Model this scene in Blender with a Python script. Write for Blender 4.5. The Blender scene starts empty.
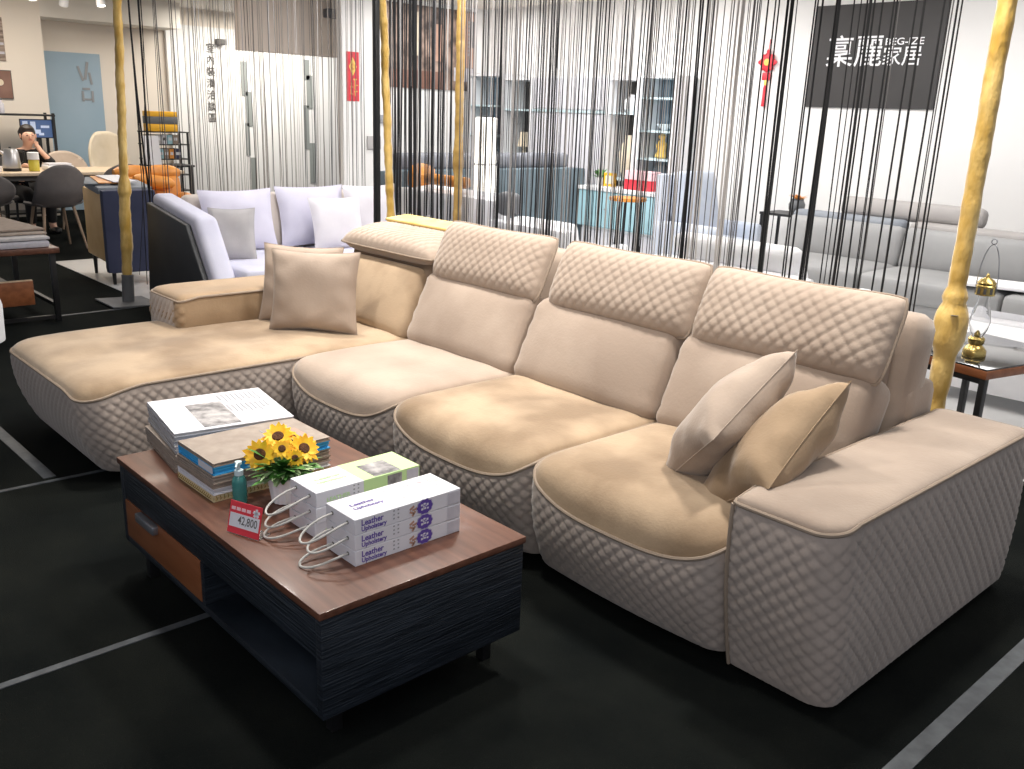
import bpy, bmesh, math, random
from mathutils import Vector, Matrix
random.seed(7)
C = bpy.context.scene.collection
PI = math.pi

# ------------------------------------------------------------------ materials
def mat(name, col, rough=.6, var=None, scale=8.0, bump=0.0, bscale=60.0, metal=0.0, sheen=0.0,
        emit=None, estr=1.0, trans=0.0, stretch=None, detail=4.0, ramp=(.34,.68), spec=None, coat=0.0, ior=1.45, alpha=None):
    m = bpy.data.materials.new(name); m.use_nodes = True
    nt = m.node_tree; N = nt.nodes; L = nt.links
    b = N['Principled BSDF']
    b.inputs['Base Color'].default_value = (*col, 1); b.inputs['Roughness'].default_value = rough
    b.inputs['Metallic'].default_value = metal
    if spec is not None: b.inputs['Specular IOR Level'].default_value = spec
    if sheen: b.inputs['Sheen Weight'].default_value = sheen; b.inputs['Sheen Roughness'].default_value = .4
    if coat: b.inputs['Coat Weight'].default_value = coat; b.inputs['Coat Roughness'].default_value = .1
    if trans: b.inputs['Transmission Weight'].default_value = trans; b.inputs['IOR'].default_value = ior
    if alpha is not None: b.inputs['Alpha'].default_value = alpha
    if emit: b.inputs['Emission Color'].default_value = (*emit, 1); b.inputs['Emission Strength'].default_value = estr
    if var or bump:
        tc = N.new('ShaderNodeTexCoord'); mp = N.new('ShaderNodeMapping')
        L.new(tc.outputs['Object'], mp.inputs['Vector'])
        if stretch: mp.inputs['Scale'].default_value = stretch
    if var:
        n = N.new('ShaderNodeTexNoise'); n.inputs['Scale'].default_value = scale; n.inputs['Detail'].default_value = detail
        L.new(mp.outputs['Vector'], n.inputs['Vector'])
        r = N.new('ShaderNodeValToRGB')
        r.color_ramp.elements[0].position = ramp[0]; r.color_ramp.elements[1].position = ramp[1]
        r.color_ramp.elements[0].color = (*col, 1); r.color_ramp.elements[1].color = (*var, 1)
        L.new(n.outputs['Fac'], r.inputs['Fac']); L.new(r.outputs['Color'], b.inputs['Base Color'])
    if bump:
        n2 = N.new('ShaderNodeTexNoise'); n2.inputs['Scale'].default_value = bscale; n2.inputs['Detail'].default_value = 3
        L.new(mp.outputs['Vector'], n2.inputs['Vector'])
        bp = N.new('ShaderNodeBump'); bp.inputs['Strength'].default_value = bump; bp.inputs['Distance'].default_value = .01
        L.new(n2.outputs['Fac'], bp.inputs['Height']); L.new(bp.outputs['Normal'], b.inputs['Normal'])
    return m

M = {}
M['suede']   = mat('suede', (.215,.145,.085), .85, (.395,.29,.19), 2.6, .10, 90, sheen=.35, detail=7, ramp=(.36,.58))
M['suede_p'] = mat('suede_pale', (.305,.235,.185), .85, (.385,.305,.245), 3.0, .10, 90, sheen=.35, detail=6, ramp=(.36,.62))
M['suede_t'] = mat('suede_tan', (.24,.16,.09), .85, (.35,.245,.15), 3.0, .10, 90, sheen=.3)
M['quilt']   = mat('quilted_suede', (.345,.29,.255), .8, (.40,.335,.295), 3.5, .08, 120, sheen=.3)
M['quilt_h'] = mat('quilted_suede_warm', (.335,.26,.205), .8, (.385,.305,.245), 3.5, .08, 120, sheen=.3)
M['piping']  = mat('piping', (.27,.21,.16), .8)
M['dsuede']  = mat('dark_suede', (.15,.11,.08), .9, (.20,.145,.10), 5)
M['mustard'] = mat('mustard_lining', (.72,.48,.14), .7, (.80,.60,.25), 6)
M['walnut']  = mat('walnut', (.085,.032,.019), .38, (.15,.062,.037), 3.0, .03, 30, stretch=(1.2,14,14), detail=8, coat=.15)
M['redwood'] = mat('red_wood', (.19,.062,.022), .4, (.28,.10,.04), 2.5, .03, 30, stretch=(1.5,9,12), detail=8)
M['blackoak']= mat('black_oak', (.0045,.007,.011), .45, (.020,.026,.036), 5, .5, 9, stretch=(.7,1.2,22), detail=6, spec=.35)
M['black']   = mat('black_metal', (.008,.008,.009), .45)
M['greymetal']= mat('grey_metal', (.35,.36,.40), .35, metal=.8)
M['carpet']  = mat('black_carpet', (.0045,.0058,.0058), .95, (.011,.0125,.011), 2.2, .5, 260, detail=8, spec=.05)
M['tape']    = mat('seam_tape', (.045,.05,.058), .5, (.085,.095,.105), 20, spec=.4)
M['tile']    = mat('white_tile', (.72,.72,.72), .22, (.78,.78,.77), 1.2)
M['wall']    = mat('wall_white', (.80,.79,.78), .9, (.83,.82,.81), 1.0)
M['wallw']   = mat('wall_warm', (.76,.69,.61), .9, (.79,.72,.64), 1.0)
M['beige']   = mat('bulkhead_beige', (.58,.50,.44), .9, (.62,.54,.48), 1.0)
M['ceil']    = mat('ceiling_paint', (.74,.70,.64), .95)
M['white']   = mat('white_plain', (.80,.80,.82), .5)
M['paper']   = mat('white_paper', (.66,.66,.71), .45)
M['gold']    = mat('gold_cloth', (.55,.33,.06), .4, (.80,.57,.20), 16, .9, 30, sheen=.4, stretch=(1,1,.45))
M['bronze']  = mat('bronze_pole', (.42,.25,.06), .35, (.62,.40,.12), 12, metal=.3)
M['brass']   = mat('brass', (.62,.46,.16), .25, metal=.9)
M['glass']   = mat('clear_glass', (.95,.95,.95), .03, trans=1.0, ior=1.3)
M['dglass']  = mat('dark_glass', (.012,.014,.016), .06, coat=1.0)
M['lav']     = mat('lavender_fabric', (.58,.58,.70), .9, (.64,.64,.75), 6, .15, 150, sheen=.2)
M['lavp']    = mat('lavender_pillow', (.60,.585,.69), .9, (.67,.65,.75), 5, .15, 120, sheen=.2)
M['whitep']  = mat('white_pillow', (.70,.67,.70), .9, (.76,.73,.76), 5, .15, 120, sheen=.2)
M['greyp']   = mat('grey_pillow', (.40,.385,.39), .9, (.46,.44,.44), 6, .15, 150)
M['linen']   = mat('beige_linen', (.60,.53,.47), .9, (.66,.59,.53), 6)
M['charcoal']= mat('charcoal_leather', (.022,.024,.027), .5, (.032,.034,.037), 6)
M['greyl']   = mat('grey_leather', (.285,.285,.285), .5, (.325,.325,.325), 3, spec=.4)
M['greyb']   = mat('brown_grey_leather', (.33,.31,.30), .55, (.37,.35,.34), 3)
M['dgrey']   = mat('slate_grey', (.13,.135,.145), .6)
M['teal']    = mat('teal_fabric', (.105,.145,.17), .8, (.14,.185,.215), 5, .1, 120)
M['tealh']   = mat('grey_teal_leather', (.17,.18,.21), .6, (.22,.23,.26), 4)
M['ltblue']  = mat('pale_blue_fabric', (.46,.51,.60), .85, (.54,.58,.66), 5)
M['tcab']    = mat('teal_lacquer', (.34,.55,.62), .4)
M['wfab']    = mat('white_fabric', (.82,.82,.84), .85, (.86,.86,.88), 4, .15, 40)
M['orange']  = mat('orange_leather', (.58,.21,.03), .45, (.74,.32,.06), 6, .12, 30)
M['tan']     = mat('tan_leather', (.72,.45,.19), .5, (.80,.53,.25), 5)
M['navy']    = mat('navy_fabric', (.030,.038,.085), .75, (.045,.052,.105), 5)
M['bluegrey']= mat('blue_grey_fabric', (.20,.22,.25), .8, (.25,.27,.30), 5)
M['chairg']  = mat('dark_grey_felt', (.105,.098,.100), .9, (.135,.125,.125), 8)
M['chairb']  = mat('beige_felt', (.50,.40,.32), .9, (.56,.46,.38), 8)
M['cream']   = mat('cream_felt', (.66,.57,.43), .9, (.72,.63,.50), 8)
M['oak']     = mat('pale_oak', (.55,.42,.29), .5, (.66,.53,.39), 3, stretch=(2,12,12))
M['legw']    = mat('leg_wood', (.30,.21,.14), .5, (.38,.28,.20), 4, stretch=(10,10,2))
M['blue']    = mat('blue_door', (.28,.40,.50), .6, (.34,.45,.55), .9)
M['sign']    = mat('sign_black', (.030,.028,.028), .5, (.036,.033,.033), 3)
M['ink']     = mat('ink_grey', (.10,.095,.09), .7)
M['lightink']= mat('ink_pale', (.30,.31,.33), .7)
M['strip']   = mat('grey_strip', (.27,.29,.28), .6)
M['red']     = mat('red_paper', (.62,.025,.045), .5, (.70,.04,.06), 8)
M['goldink'] = mat('gold_ink', (.85,.55,.12), .4)
M['purple']  = mat('purple_ink', (.10,.055,.32), .5)
M['green']   = mat('pale_green_paper', (.52,.72,.33), .5)
M['greenink']= mat('green_ink', (.50,.74,.34), .5)
M['cord']    = mat('cord', (.42,.42,.40), .6, (.52,.51,.48), 40)
M['petal']   = mat('petal', (.90,.42,.008), .55, (.95,.62,.02), 40)
M['seed']    = mat('seed', (.055,.018,.006), .9, (.12,.045,.012), 90, .5, 200)
M['leaf']    = mat('leaf', (.035,.13,.018), .55, (.10,.30,.05), 30)
M['leafp']   = mat('leaf_pale', (.30,.45,.20), .6, (.45,.58,.32), 30)
M['bottle']  = mat('teal_bottle', (.10,.40,.38), .12, trans=.55, ior=1.35)
M['acrylic'] = mat('acrylic', (.90,.92,.92), .05, trans=.9, ior=1.4)
M['pink']    = mat('pink_paper', (.82,.52,.56), .5)
M['darkpage']= mat('photo_grey', (.10,.095,.10), .6, (.46,.44,.44), 26, detail=6)
M['photo']   = mat('photo_brown', (.045,.028,.022), .45, (.42,.30,.24), 3.4, stretch=(1,2,1.5), detail=5)
M['photo2']  = mat('photo_warm', (.12,.075,.055), .5, (.42,.34,.28), 5, stretch=(1,.6,6), detail=4)
M['photo3']  = mat('photo_dark', (.16,.075,.05), .5, (.24,.13,.10), 3)
M['photo4']  = mat('photo_tan', (.38,.22,.16), .5, (.48,.30,.23), 3)
M['swb']     = mat('swatch_beige', (.28,.23,.195), .8, (.35,.295,.25), 25)
M['swt']     = mat('swatch_taupe', (.27,.215,.18), .85, (.34,.27,.22), 30)
M['swg']     = mat('swatch_grey', (.45,.43,.43), .8, (.55,.53,.53), 30)
M['swl']     = mat('swatch_lavender_grey', (.46,.45,.50), .8, (.54,.53,.58), 30)
M['swblue']  = mat('swatch_blue', (.035,.33,.66), .6, (.05,.40,.74), 20)
M['ochre']   = mat('ochre_edge', (.50,.38,.18), .6, (.68,.60,.42), 60, stretch=(20,20,1))
M['screen']  = mat('screen', (.02,.03,.05), .3, emit=(.08,.14,.30), estr=.7)
M['scr2']    = mat('screen_picture', (.3,.35,.45), .4, emit=(.5,.55,.7), estr=.6)
M['skin']    = mat('skin', (.68,.40,.29), .55)
M['hair']    = mat('hair', (.018,.012,.010), .5)
M['blackc']  = mat('black_cloth', (.012,.011,.012), .9)
M['lip']     = mat('lip', (.45,.10,.09), .5)
M['steel']   = mat('brushed_steel', (.55,.54,.54), .3, metal=.75)
M['yellow']  = mat('yellow_lacquer', (.80,.42,.02), .45)
M['yellowg'] = mat('yellow_drink', (.60,.50,.06), .3)
M['lampw']   = mat('lamp_paper', (.85,.82,.76), .7, emit=(1,.95,.86), estr=1.6)
M['glow']    = mat('spot_lens', (.9,.88,.8), .4, emit=(1,.93,.8), estr=6)
M['cabdark'] = mat('cabinet_dark', (.05,.047,.044), .5, (.075,.07,.066), 3)
M['cabblue'] = mat('cabinet_blue_glass', (.10,.17,.23), .15, (.26,.36,.44), 3, stretch=(1,1,2))
M['ltteal']  = mat('pale_teal_edge', (.55,.70,.74), .4)
M['th_k']    = mat('thread_black', (.008,.008,.009), .8)
M['th_g']    = mat('thread_grey', (.12,.115,.115), .8)
M['th_l']    = mat('thread_pale', (.50,.47,.45), .8)
M['th_t']    = mat('thread_taupe', (.24,.21,.18), .8)

# ------------------------------------------------------------------ helpers
def tagit(o, label=None, cat=None, group=None, kind=None):
    if label: o['label'] = label
    if cat: o['category'] = cat
    if group: o['group'] = group
    if kind: o['kind'] = kind
    return o
def thing(name, label, cat, loc=(0,0,0), rz=0, group=None):
    o = bpy.data.objects.new(name, None); C.objects.link(o)
    o.empty_display_size = .05
    o.location = loc; o.rotation_euler = (0,0,rz)
    return tagit(o, label, cat, group)
def obj(name, bm, mats, parent=None, smooth=True, loc=None, rot=None):
    me = bpy.data.meshes.new(name); bm.normal_update(); bm.to_mesh(me); bm.free()
    for m in (mats if isinstance(mats,(list,tuple)) else [mats]): me.materials.append(m)
    if smooth:
        for p in me.polygons: p.use_smooth = True
        try: me.set_sharp_from_angle(angle=math.radians(42))
        except Exception: pass
    o = bpy.data.objects.new(name, me); C.objects.link(o)
    if parent: o.parent = parent
    if loc: o.location = loc
    if rot: o.rotation_euler = rot
    return o
def dup(root, loc=None, rz=None, label=None, group=None):
    def cp(o, par):
        c = o.copy(); C.objects.link(c)
        if par: c.parent = par
        for ch in list(o.children): cp(ch, c)
        return c
    r = cp(root, None)
    if loc is not None: r.location = loc
    if rz is not None: r.rotation_euler = (0,0,rz)
    if label: r['label'] = label
    if group: r['group'] = group
    return r
def BM(): return bmesh.new()
def addbox(bm, x0,x1,y0,y1,z0,z1, bev=0, seg=2, mi=0, mx=None):
    g = bmesh.ops.create_cube(bm, size=1)
    vs = g['verts']
    for v in vs:
        v.co = Vector(((x0+x1)/2+v.co.x*(x1-x0), (y0+y1)/2+v.co.y*(y1-y0), (z0+z1)/2+v.co.z*(z1-z0)))
    fs = list({f for v in vs for f in v.link_faces})
    for f in fs: f.material_index = mi
    if bev:
        es = list({e for v in vs for e in v.link_edges})
        r = bmesh.ops.bevel(bm, geom=es, offset=bev, segments=seg, affect='EDGES', profile=.5)
        nv = {v for f in r['faces'] for v in f.verts} | {v for v in vs if v.is_valid}
        for f in r['faces']: f.material_index = mi
        vs = list(nv)
        # include faces kept
    if mx is not None:
        for v in vs: v.co = mx @ v.co
    return vs
def box(x0,x1,y0,y1,z0,z1, bev=0, seg=2):
    bm = BM(); addbox(bm,x0,x1,y0,y1,z0,z1,bev,seg); return bm
def addtube(bm, pts, r, n=8, closed=False, cap=True, mi=0):
    pts = [Vector(p) for p in pts]; k = len(pts); rings = []
    rr = r if isinstance(r,(list,tuple)) else [r]*k
    up = None
    for i,p in enumerate(pts):
        if closed: t = pts[(i+1)%k]-pts[i-1]
        else: t = pts[min(i+1,k-1)]-pts[max(i-1,0)]
        if t.length < 1e-9: t = Vector((0,0,1))
        t.normalize()
        if up is None:
            up = Vector((0,0,1)) if abs(t.z)<.9 else Vector((1,0,0))
        a = up - t*up.dot(t)
        if a.length < 1e-6: a = t.orthogonal()
        a.normalize(); up = a; b = t.cross(a)
        rings.append([bm.verts.new(p+(a*math.cos(2*PI*j/n)+b*math.sin(2*PI*j/n))*rr[i]) for j in range(n)])
    m = k if closed else k-1
    for i in range(m):
        A,B = rings[i], rings[(i+1)%k]
        for j in range(n):
            f = bm.faces.new((A[j],A[(j+1)%n],B[(j+1)%n],B[j])); f.material_index = mi
    if cap and not closed:
        bm.faces.new(rings[0][::-1]).material_index = mi; bm.faces.new(rings[-1]).material_index = mi
    return rings
def tube(pts, r, n=8, closed=False):
    bm = BM(); addtube(bm, pts, r, n, closed); bmesh.ops.recalc_face_normals(bm, faces=bm.faces); return bm
def addlathe(bm, prof, n=24, c=(0,0,0), ax=None, mi=0, ribs=None):
    c = Vector(c); rings = []
    for (r,z) in prof:
        ring = []
        for j in range(n):
            a = 2*PI*j/n; q = r*(1+(ribs[1]*math.cos(ribs[0]*a) if ribs else 0))
            v = Vector((q*math.cos(a), q*math.sin(a), z))
            if ax is not None: v = ax @ v
            ring.append(bm.verts.new(c+v))
        rings.append(ring)
    for A,B in zip(rings, rings[1:]):
        for j in range(n):
            f = bm.faces.new((A[j],A[(j+1)%n],B[(j+1)%n],B[j])); f.material_index = mi
    bm.faces.new(rings[0][::-1]).material_index = mi; bm.faces.new(rings[-1]).material_index = mi
def lathe(prof, n=24, c=(0,0,0), ribs=None):
    bm = BM(); addlathe(bm, prof, n, c, ribs=ribs); return bm
def quilth(u, v, p=.055):
    """stitched diamonds: flat pads with narrow seams, each pad tipped a little like a woven scale"""
    fa=((u+v)/p)%1.0; fb=((u-v)/p)%1.0
    a=math.sin(PI*fa); b=math.sin(PI*fb)
    h=(1-math.exp(-4.2*a))*(1-math.exp(-4.2*b))
    return h*(.85-.38*(fa-fb)) - .10*math.exp(-((fb-.22)/.06)**2)*a
def rgrid(nx, nv, fn, uvfn=None):
    """grid patch from fn(s,t) with s,t in 0..1"""
    bm = BM(); V = [[bm.verts.new(fn(i/nx, j/nv)) for i in range(nx+1)] for j in range(nv+1)]
    for j in range(nv):
        for i in range(nx): bm.faces.new((V[j][i],V[j][i+1],V[j+1][i+1],V[j+1][i]))
    return bm
def rbox(w,d,h,r,n=(10,6,8),bulge=(0,0,0)):
    """rounded soft box centred on the origin, bulging on x,y,z faces"""
    bm = BM(); nx,ny,nz = n; H = Vector((w/2,d/2,h/2)); cache = {}
    def V(i,j,k):
        key=(i,j,k)
        if key in cache: return cache[key]
        def tt(a,n,hh):  # concentrate samples near the rounded rim
            s = 2*a/n-1
            return hh*(math.copysign(1-(1-abs(s))**1.5, s) if n>4 else s)
        p = Vector((tt(i,nx,H.x), tt(j,ny,H.y), tt(k,nz,H.z)))
        q = Vector([max(-(H[a]-r), min(H[a]-r, p[a])) for a in range(3)])
        dv = p-q
        if dv.length>1e-9: p = q + dv.normalized()*r
        u,v,ww = p.x/H.x, p.y/H.y, p.z/H.z
        p = p + Vector((math.copysign(bulge[0]*(1-v*v)*(1-ww*ww),u) if abs(u)>.5 else 0,
                        math.copysign(bulge[1]*(1-u*u)*(1-ww*ww),v) if abs(v)>.3 else 0,
                        math.copysign(bulge[2]*(1-u*u)*(1-v*v),ww) if abs(ww)>.3 else 0))
        cache[key] = bm.verts.new(p); return cache[key]
    for i in range(nx):
        for j in range(ny):
            bm.faces.new((V(i,j,nz),V(i+1,j,nz),V(i+1,j+1,nz),V(i,j+1,nz)))
            bm.faces.new((V(i,j,0),V(i,j+1,0),V(i+1,j+1,0),V(i+1,j,0)))
    for i in range(nx):
        for k in range(nz):
            bm.faces.new((V(i,0,k),V(i+1,0,k),V(i+1,0,k+1),V(i,0,k+1)))
            bm.faces.new((V(i,ny,k),V(i,ny,k+1),V(i+1,ny,k+1),V(i+1,ny,k)))
    for j in range(ny):
        for k in range(nz):
            bm.faces.new((V(0,j,k),V(0,j,k+1),V(0,j+1,k+1),V(0,j+1,k)))
            bm.faces.new((V(nx,j,k),V(nx,j+1,k),V(nx,j+1,k+1),V(nx,j,k+1)))
    return bm
def xf(bm, mx):
    bmesh.ops.transform(bm, matrix=mx, verts=bm.verts); return bm
def T(x,y,z): return Matrix.Translation((x,y,z))
def R(a,ax): return Matrix.Rotation(a,4,ax)
def frame(o, right, up):
    r = Vector(right).normalized(); u = Vector(up); u = (u-r*u.dot(r)).normalized(); n = r.cross(u)
    m = Matrix((r,u,n)).transposed().to_4x4(); m.translation = Vector(o); return m
def text_bm(s, size, bold=0.0, sp=1.0, width=None, sx=1.0):
    cu = bpy.data.curves.new('t','FONT'); cu.body = s; cu.size = size; cu.offset = bold; cu.space_character = sp
    cu.align_x = 'CENTER'; cu.align_y = 'CENTER'; cu.resolution_u = 3
    o = bpy.data.objects.new('t',cu); C.objects.link(o)
    dg = bpy.context.evaluated_depsgraph_get(); dg.update()
    me = bpy.data.meshes.new_from_object(o.evaluated_get(dg))
    bm = BM(); bm.from_mesh(me); bpy.data.meshes.remove(me)
    bpy.data.objects.remove(o); bpy.data.curves.remove(cu)
    if sx != 1.0: xf(bm, Matrix.Diagonal((sx,1,1,1)))
    if width and bm.verts:
        xs=[v.co.x for v in bm.verts]; k=width/(max(xs)-min(xs)); xf(bm, Matrix.Diagonal((k,1,1,1)))
    return bm
def merge(dst, src, mx=None, mi=None):
    if mx is not None: xf(src, mx)
    me = bpy.data.meshes.new('tmp'); 
    if mi is not None:
        for f in src.faces: f.material_index = mi
    src.to_mesh(me); src.free(); dst.from_mesh(me); bpy.data.meshes.remove(me); return dst
def slab2d(pts, z0, z1):
    bm = BM(); b = [bm.verts.new((x,y,z0)) for x,y in pts]; t = [bm.verts.new((x,y,z1)) for x,y in pts]; n=len(pts)
    bm.faces.new(b[::-1]); bm.faces.new(t)
    for i in range(n): bm.faces.new((b[i],b[(i+1)%n],t[(i+1)%n],t[i]))
    return bm
def structure(name, bm, m, smooth=False, parent=None):
    o = obj(name, bm, m, parent, smooth)
    if not parent: o['kind'] = 'structure'
    return o

# ------------------------------------------------------------------ camera
right = Vector((0.67376,0.73807,0.03601)); down = Vector((0.23287,-0.16583,-0.95826)); fwd = Vector((-0.70129,0.65403,-0.28361))
fwd.normalize(); right = (right-fwd*right.dot(fwd)).normalized(); down = fwd.cross(right)
cam = bpy.data.cameras.new('camera'); co = bpy.data.objects.new('camera', cam); C.objects.link(co)
mw = Matrix((right,-down,-fwd)).transposed().to_4x4(); mw.translation = (0,0,1.55); co.matrix_world = mw
cam.sensor_width = 36; cam.lens = 36*917/1024; cam.clip_start = .05; cam.clip_end = 60
bpy.context.scene.camera = co

# ------------------------------------------------------------------ the setting
structure('floor', box(-15,2.5,-3.5,9, -.06,0), M['carpet'])
structure('floor.001', slab2d([(-9.55,2.74),(-7.07,2.74),(-7.07,4.45),(2.5,4.45),(2.5,8.6),(-9.55,8.6)], 0, .004), M['tile'])
def tape(x0,y0,x1,y1,w,name):
    d = Vector((x1-x0,y1-y0,0)); n = Vector((-d.y,d.x,0)).normalized()*w/2
    structure(name, slab2d([(x0-n.x,y0-n.y),(x1-n.x,y1-n.y),(x1+n.x,y1+n.y),(x0+n.x,y0+n.y)], 0, .003), M['tape'])
tape(-2.50,-.6,-2.505,2.6,.026,'trim_1'); tape(-6.2,1.0,-3.95,1.03,.05,'trim_2'); tape(-3.93,.4,-3.85,2.6,.022,'trim_3')
tape(-.742,1.6,-.735,4.4,.05,'trim_4'); tape(-7.07,.8,-7.1,2.6,.03,'trim_5')
structure('ceiling', box(-15,2.5,-3.5,9, 2.86,2.92), M['ceil'])
structure('wall_back', box(-10,2.5,8.6,8.72, 0,2.86), M['wall'])
structure('wall_left', box(-14.1,-14,0,9, 0,2.86), M['wallw'])
# lit white panel of the consultation corner, standing against the left wall
structure('wall_left_panel', box(-13.99,-13.93,5.85,9, 0.004,2.62), M['wall'])
structure('wall_pillar', box(-14,-13.4,1.6,4.0, 0,2.86), M['wallw'])
structure('wall_inner', box(-10.12,-10,6.34,8.6, 0,2.86), M['wall'])
structure('trim_bulkhead', box(-10.62,-10.5,5.28,6.66, 2.14,2.86), M['beige'])
structure('trim_soffit', box(-13.99,-13.4,4.0,5.85, 2.52,2.86), M['ceil'])
dr = structure('door_1', box(-13.999,-13.975,3.75,4.9,0,2.13), M['blue'])
bmk = BM()
for (y,z,w,h,a) in ((4.62,1.86,.03,.20,.3),(4.70,1.90,.035,.24,-.2),(4.75,1.80,.03,.16,.15),(4.68,1.66,.10,.03,0),(4.63,1.56,.03,.14,0),(4.76,1.56,.03,.15,0),(4.70,1.52,.10,.025,0)):
    addbox(bmk,-.002,.002,-w/2,w/2,-h/2,h/2, mx=T(-13.97,y,z)@R(a,'X'))
obj('door_lettering', bmk, M['lightink'], dr, False)
obj('door_handle', box(-13.975,-13.93,3.79,3.83,1.18,1.42,.008), M['photo3'], dr)
# grey staggered strips and the outlet boxes on the walls
def strips(name, segs, x=-13.925):
    bm = BM()
    for (y0,y1,z0,z1) in segs: addbox(bm,x-.004,x+.006,y0,y1,z0,z1)
    structure(name, bm, M['strip'])
strips('trim_6', [(7.00,7.09,1.66,2.17),(7.06,7.16,1.20,1.72),(7.03,7.10,.75,1.25),(7.10,7.19,.20,.72)])
strips('trim_7', [(8.10,8.20,1.95,2.26),(8.14,8.25,1.5,2.02),(8.08,8.17,.85,1.55),(8.17,8.27,.3,.95)])

# ------------------------------------------------------------------ the sectional sofa
def contour(x0,x1,y0,y1,rf=(.05,.05),rb=(.02,.02),step=.0065,bow=0.0):
    """closed loop, starts back-left, down the left side, along the front, up the right side, along the back"""
    pts=[]
    def line(a,b):
        n=max(1,int(math.dist(a,b)/step))
        for i in range(n): pts.append((a[0]+(b[0]-a[0])*i/n, a[1]+(b[1]-a[1])*i/n))
    def arc(cx,cy,r,a0,a1):
        n=max(2,int(abs(a1-a0)*r/step))
        for i in range(n): a=a0+(a1-a0)*i/n; pts.append((cx+r*math.cos(a),cy+r*math.sin(a)))
    line((x0,y1-rb[0]),(x0,y0+rf[0])); arc(x0+rf[0],y0+rf[0],rf[0],PI,1.5*PI)
    line((x0+rf[0],y0),(x1-rf[1],y0)); arc(x1-rf[1],y0+rf[1],rf[1],1.5*PI,2*PI)
    line((x1,y0+rf[1]),(x1,y1-rb[1])); arc(x1-rb[1],y1-rb[1],rb[1],0,.5*PI)
    line((x1-rb[1],y1),(x0+rb[0],y1)); arc(x0+rb[0],y1-rb[0],rb[0],.5*PI,PI)
    if bow:
        q=[]
        for x,y in pts:
            u=2*(x-x0)/(x1-x0)-1; w=max(0,1-(y-y0)/.25)
            q.append((x,y-bow*(1-u*u)*w))
        pts=q
    return pts
def normals(c):
    n=len(c); out=[]
    for i in range(n):
        a=c[(i+1)%n]; b=c[i-1]; t=Vector((a[0]-b[0],a[1]-b[1],0))
        t.normalize(); out.append(Vector((t.y,-t.x,0)))
    return out
def skirt(c, zs, zb, inset, bulge=.012, amp=.008, p=.055, qmask=None):
    ns=normals(c); n=len(c); bm=BM(); h=max(zs)-zb; m=max(6,int(h/.0065))
    acc=[0]
    for i in range(n): acc.append(acc[-1]+math.dist(c[i],c[(i+1)%n]))
    V=[]
    for j in range(m+1):
        t=j/m; row=[]
        for i in range(n):
            z=zs[i]+(zb-zs[i])*t; nn=ns[i]
            fade=min(1,t*14)*min(1,(1-t)*14+.25)
            q=amp*quilth(acc[i],z,p)*fade*(qmask(c[i],nn) if qmask else 1)
            sx,sy=inset(c[i]); k=t**1.5
            off=bulge*math.sin(PI*t)+q
            row.append(bm.verts.new((c[i][0]+nn.x*off+sx*k, c[i][1]+nn.y*off+sy*k, z)))
        V.append(row)
    for j in range(m):
        for i in range(n): bm.faces.new((V[j][i],V[j+1][i],V[j+1][(i+1)%n],V[j][(i+1)%n]))
    bm.faces.new(V[m][::-1])
    return bm
def dome(c, zs, ztop, skel, p=7, q=.55, sub=3, rings=14, wob=.004, seed=0):
    sub+=1; idx=list(range(0,len(c),sub)); bm=BM(); prev=None; a=Vector(skel[0]); b=Vector(skel[1]); ab=b-a
    rnd=random.Random(seed); ph=[rnd.uniform(0,6) for _ in range(6)]
    for k in range(rings+1):
        s=1-(1-k/rings)**1.0
        s=1-(k/rings)**1.6          # 1 at rim -> 0 at the middle
        row=[]
        for i in idx:
            P=Vector((c[i][0],c[i][1])); t=max(0,min(1,(P-a).dot(ab)/max(ab.dot(ab),1e-9))); S=a+ab*t
            Q=S+(P-S)*s
            z=zs[i]+(ztop(Q)-zs[i])*(max(0,1-s**p))**q
            if k>1: z+=wob*(math.sin(9*Q.x+ph[0])*math.sin(8*Q.y+ph[1])+.6*math.sin(19*Q.x+7*Q.y+ph[2]))*(1-s**3)
            row.append(bm.verts.new((Q.x,Q.y,z)))
        if prev:
            n=len(row)
            for i in range(n): bm.faces.new((prev[i],prev[(i+1)%n],row[(i+1)%n],row[i]))
        prev=row
    bmesh.ops.remove_doubles(bm, verts=bm.verts, dist=.0004)
    return bm
def rim(c, zs, r=.0065, out=.002, sub=2):
    ns=normals(c); return tube([(c[i][0]+ns[i].x*out,c[i][1]+ns[i].y*out,zs[i]+.001) for i in range(0,len(c),sub)], r, 7, True)

sofa = thing('sectional_sofa','long beige suede sectional sofa with quilted sides, left chaise and padded headrests','sofa',(-2.8,2.2,0))
SO = Vector((-2.8,2.2,0))
def so(name,bm,m,parent=None,label=None):
    o = obj(name,xf(bm,T(*(-SO))),m,parent or sofa)
    if label: o['label']=label
    return o
XB=[-3.66,-2.865,-2.065,-1.272]
# seat modules
for i in range(3):
    x0,x1=XB[i]+.006,XB[i+1]-.006
    c=contour(x0,x1,2.005,2.80,(.07,.07),bow=.025)
    zs=[]
    for x,y in c:
        u=2*(x-x0)/(x1-x0)-1; w=max(0,min(1,1-(y-1.99)/.16)); w=w*w*(3-2*w)
        zs.append(.425-.085*w*(1-abs(u)**3.5)-.02*w)
    s=so('seat_cushion',dome(c,zs,lambda Q:.452+.012*math.cos((Q.y-2.3)*3),((x0+.36,2.38),(x1-.36,2.42)),p=7,q=.5,seed=i),M['suede'] if i!=0 else M['suede_p'])
    so('seat_piping',rim(c,zs),M['piping'],s)
    so('front_panel',skirt(c,zs,.055,lambda p:(0,.07*max(0,1-(p[1]-1.98)/.4)),.012,.0074,.050,lambda p,n:1 if n.y<-.2 else 0.15),M['quilt'])
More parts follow.
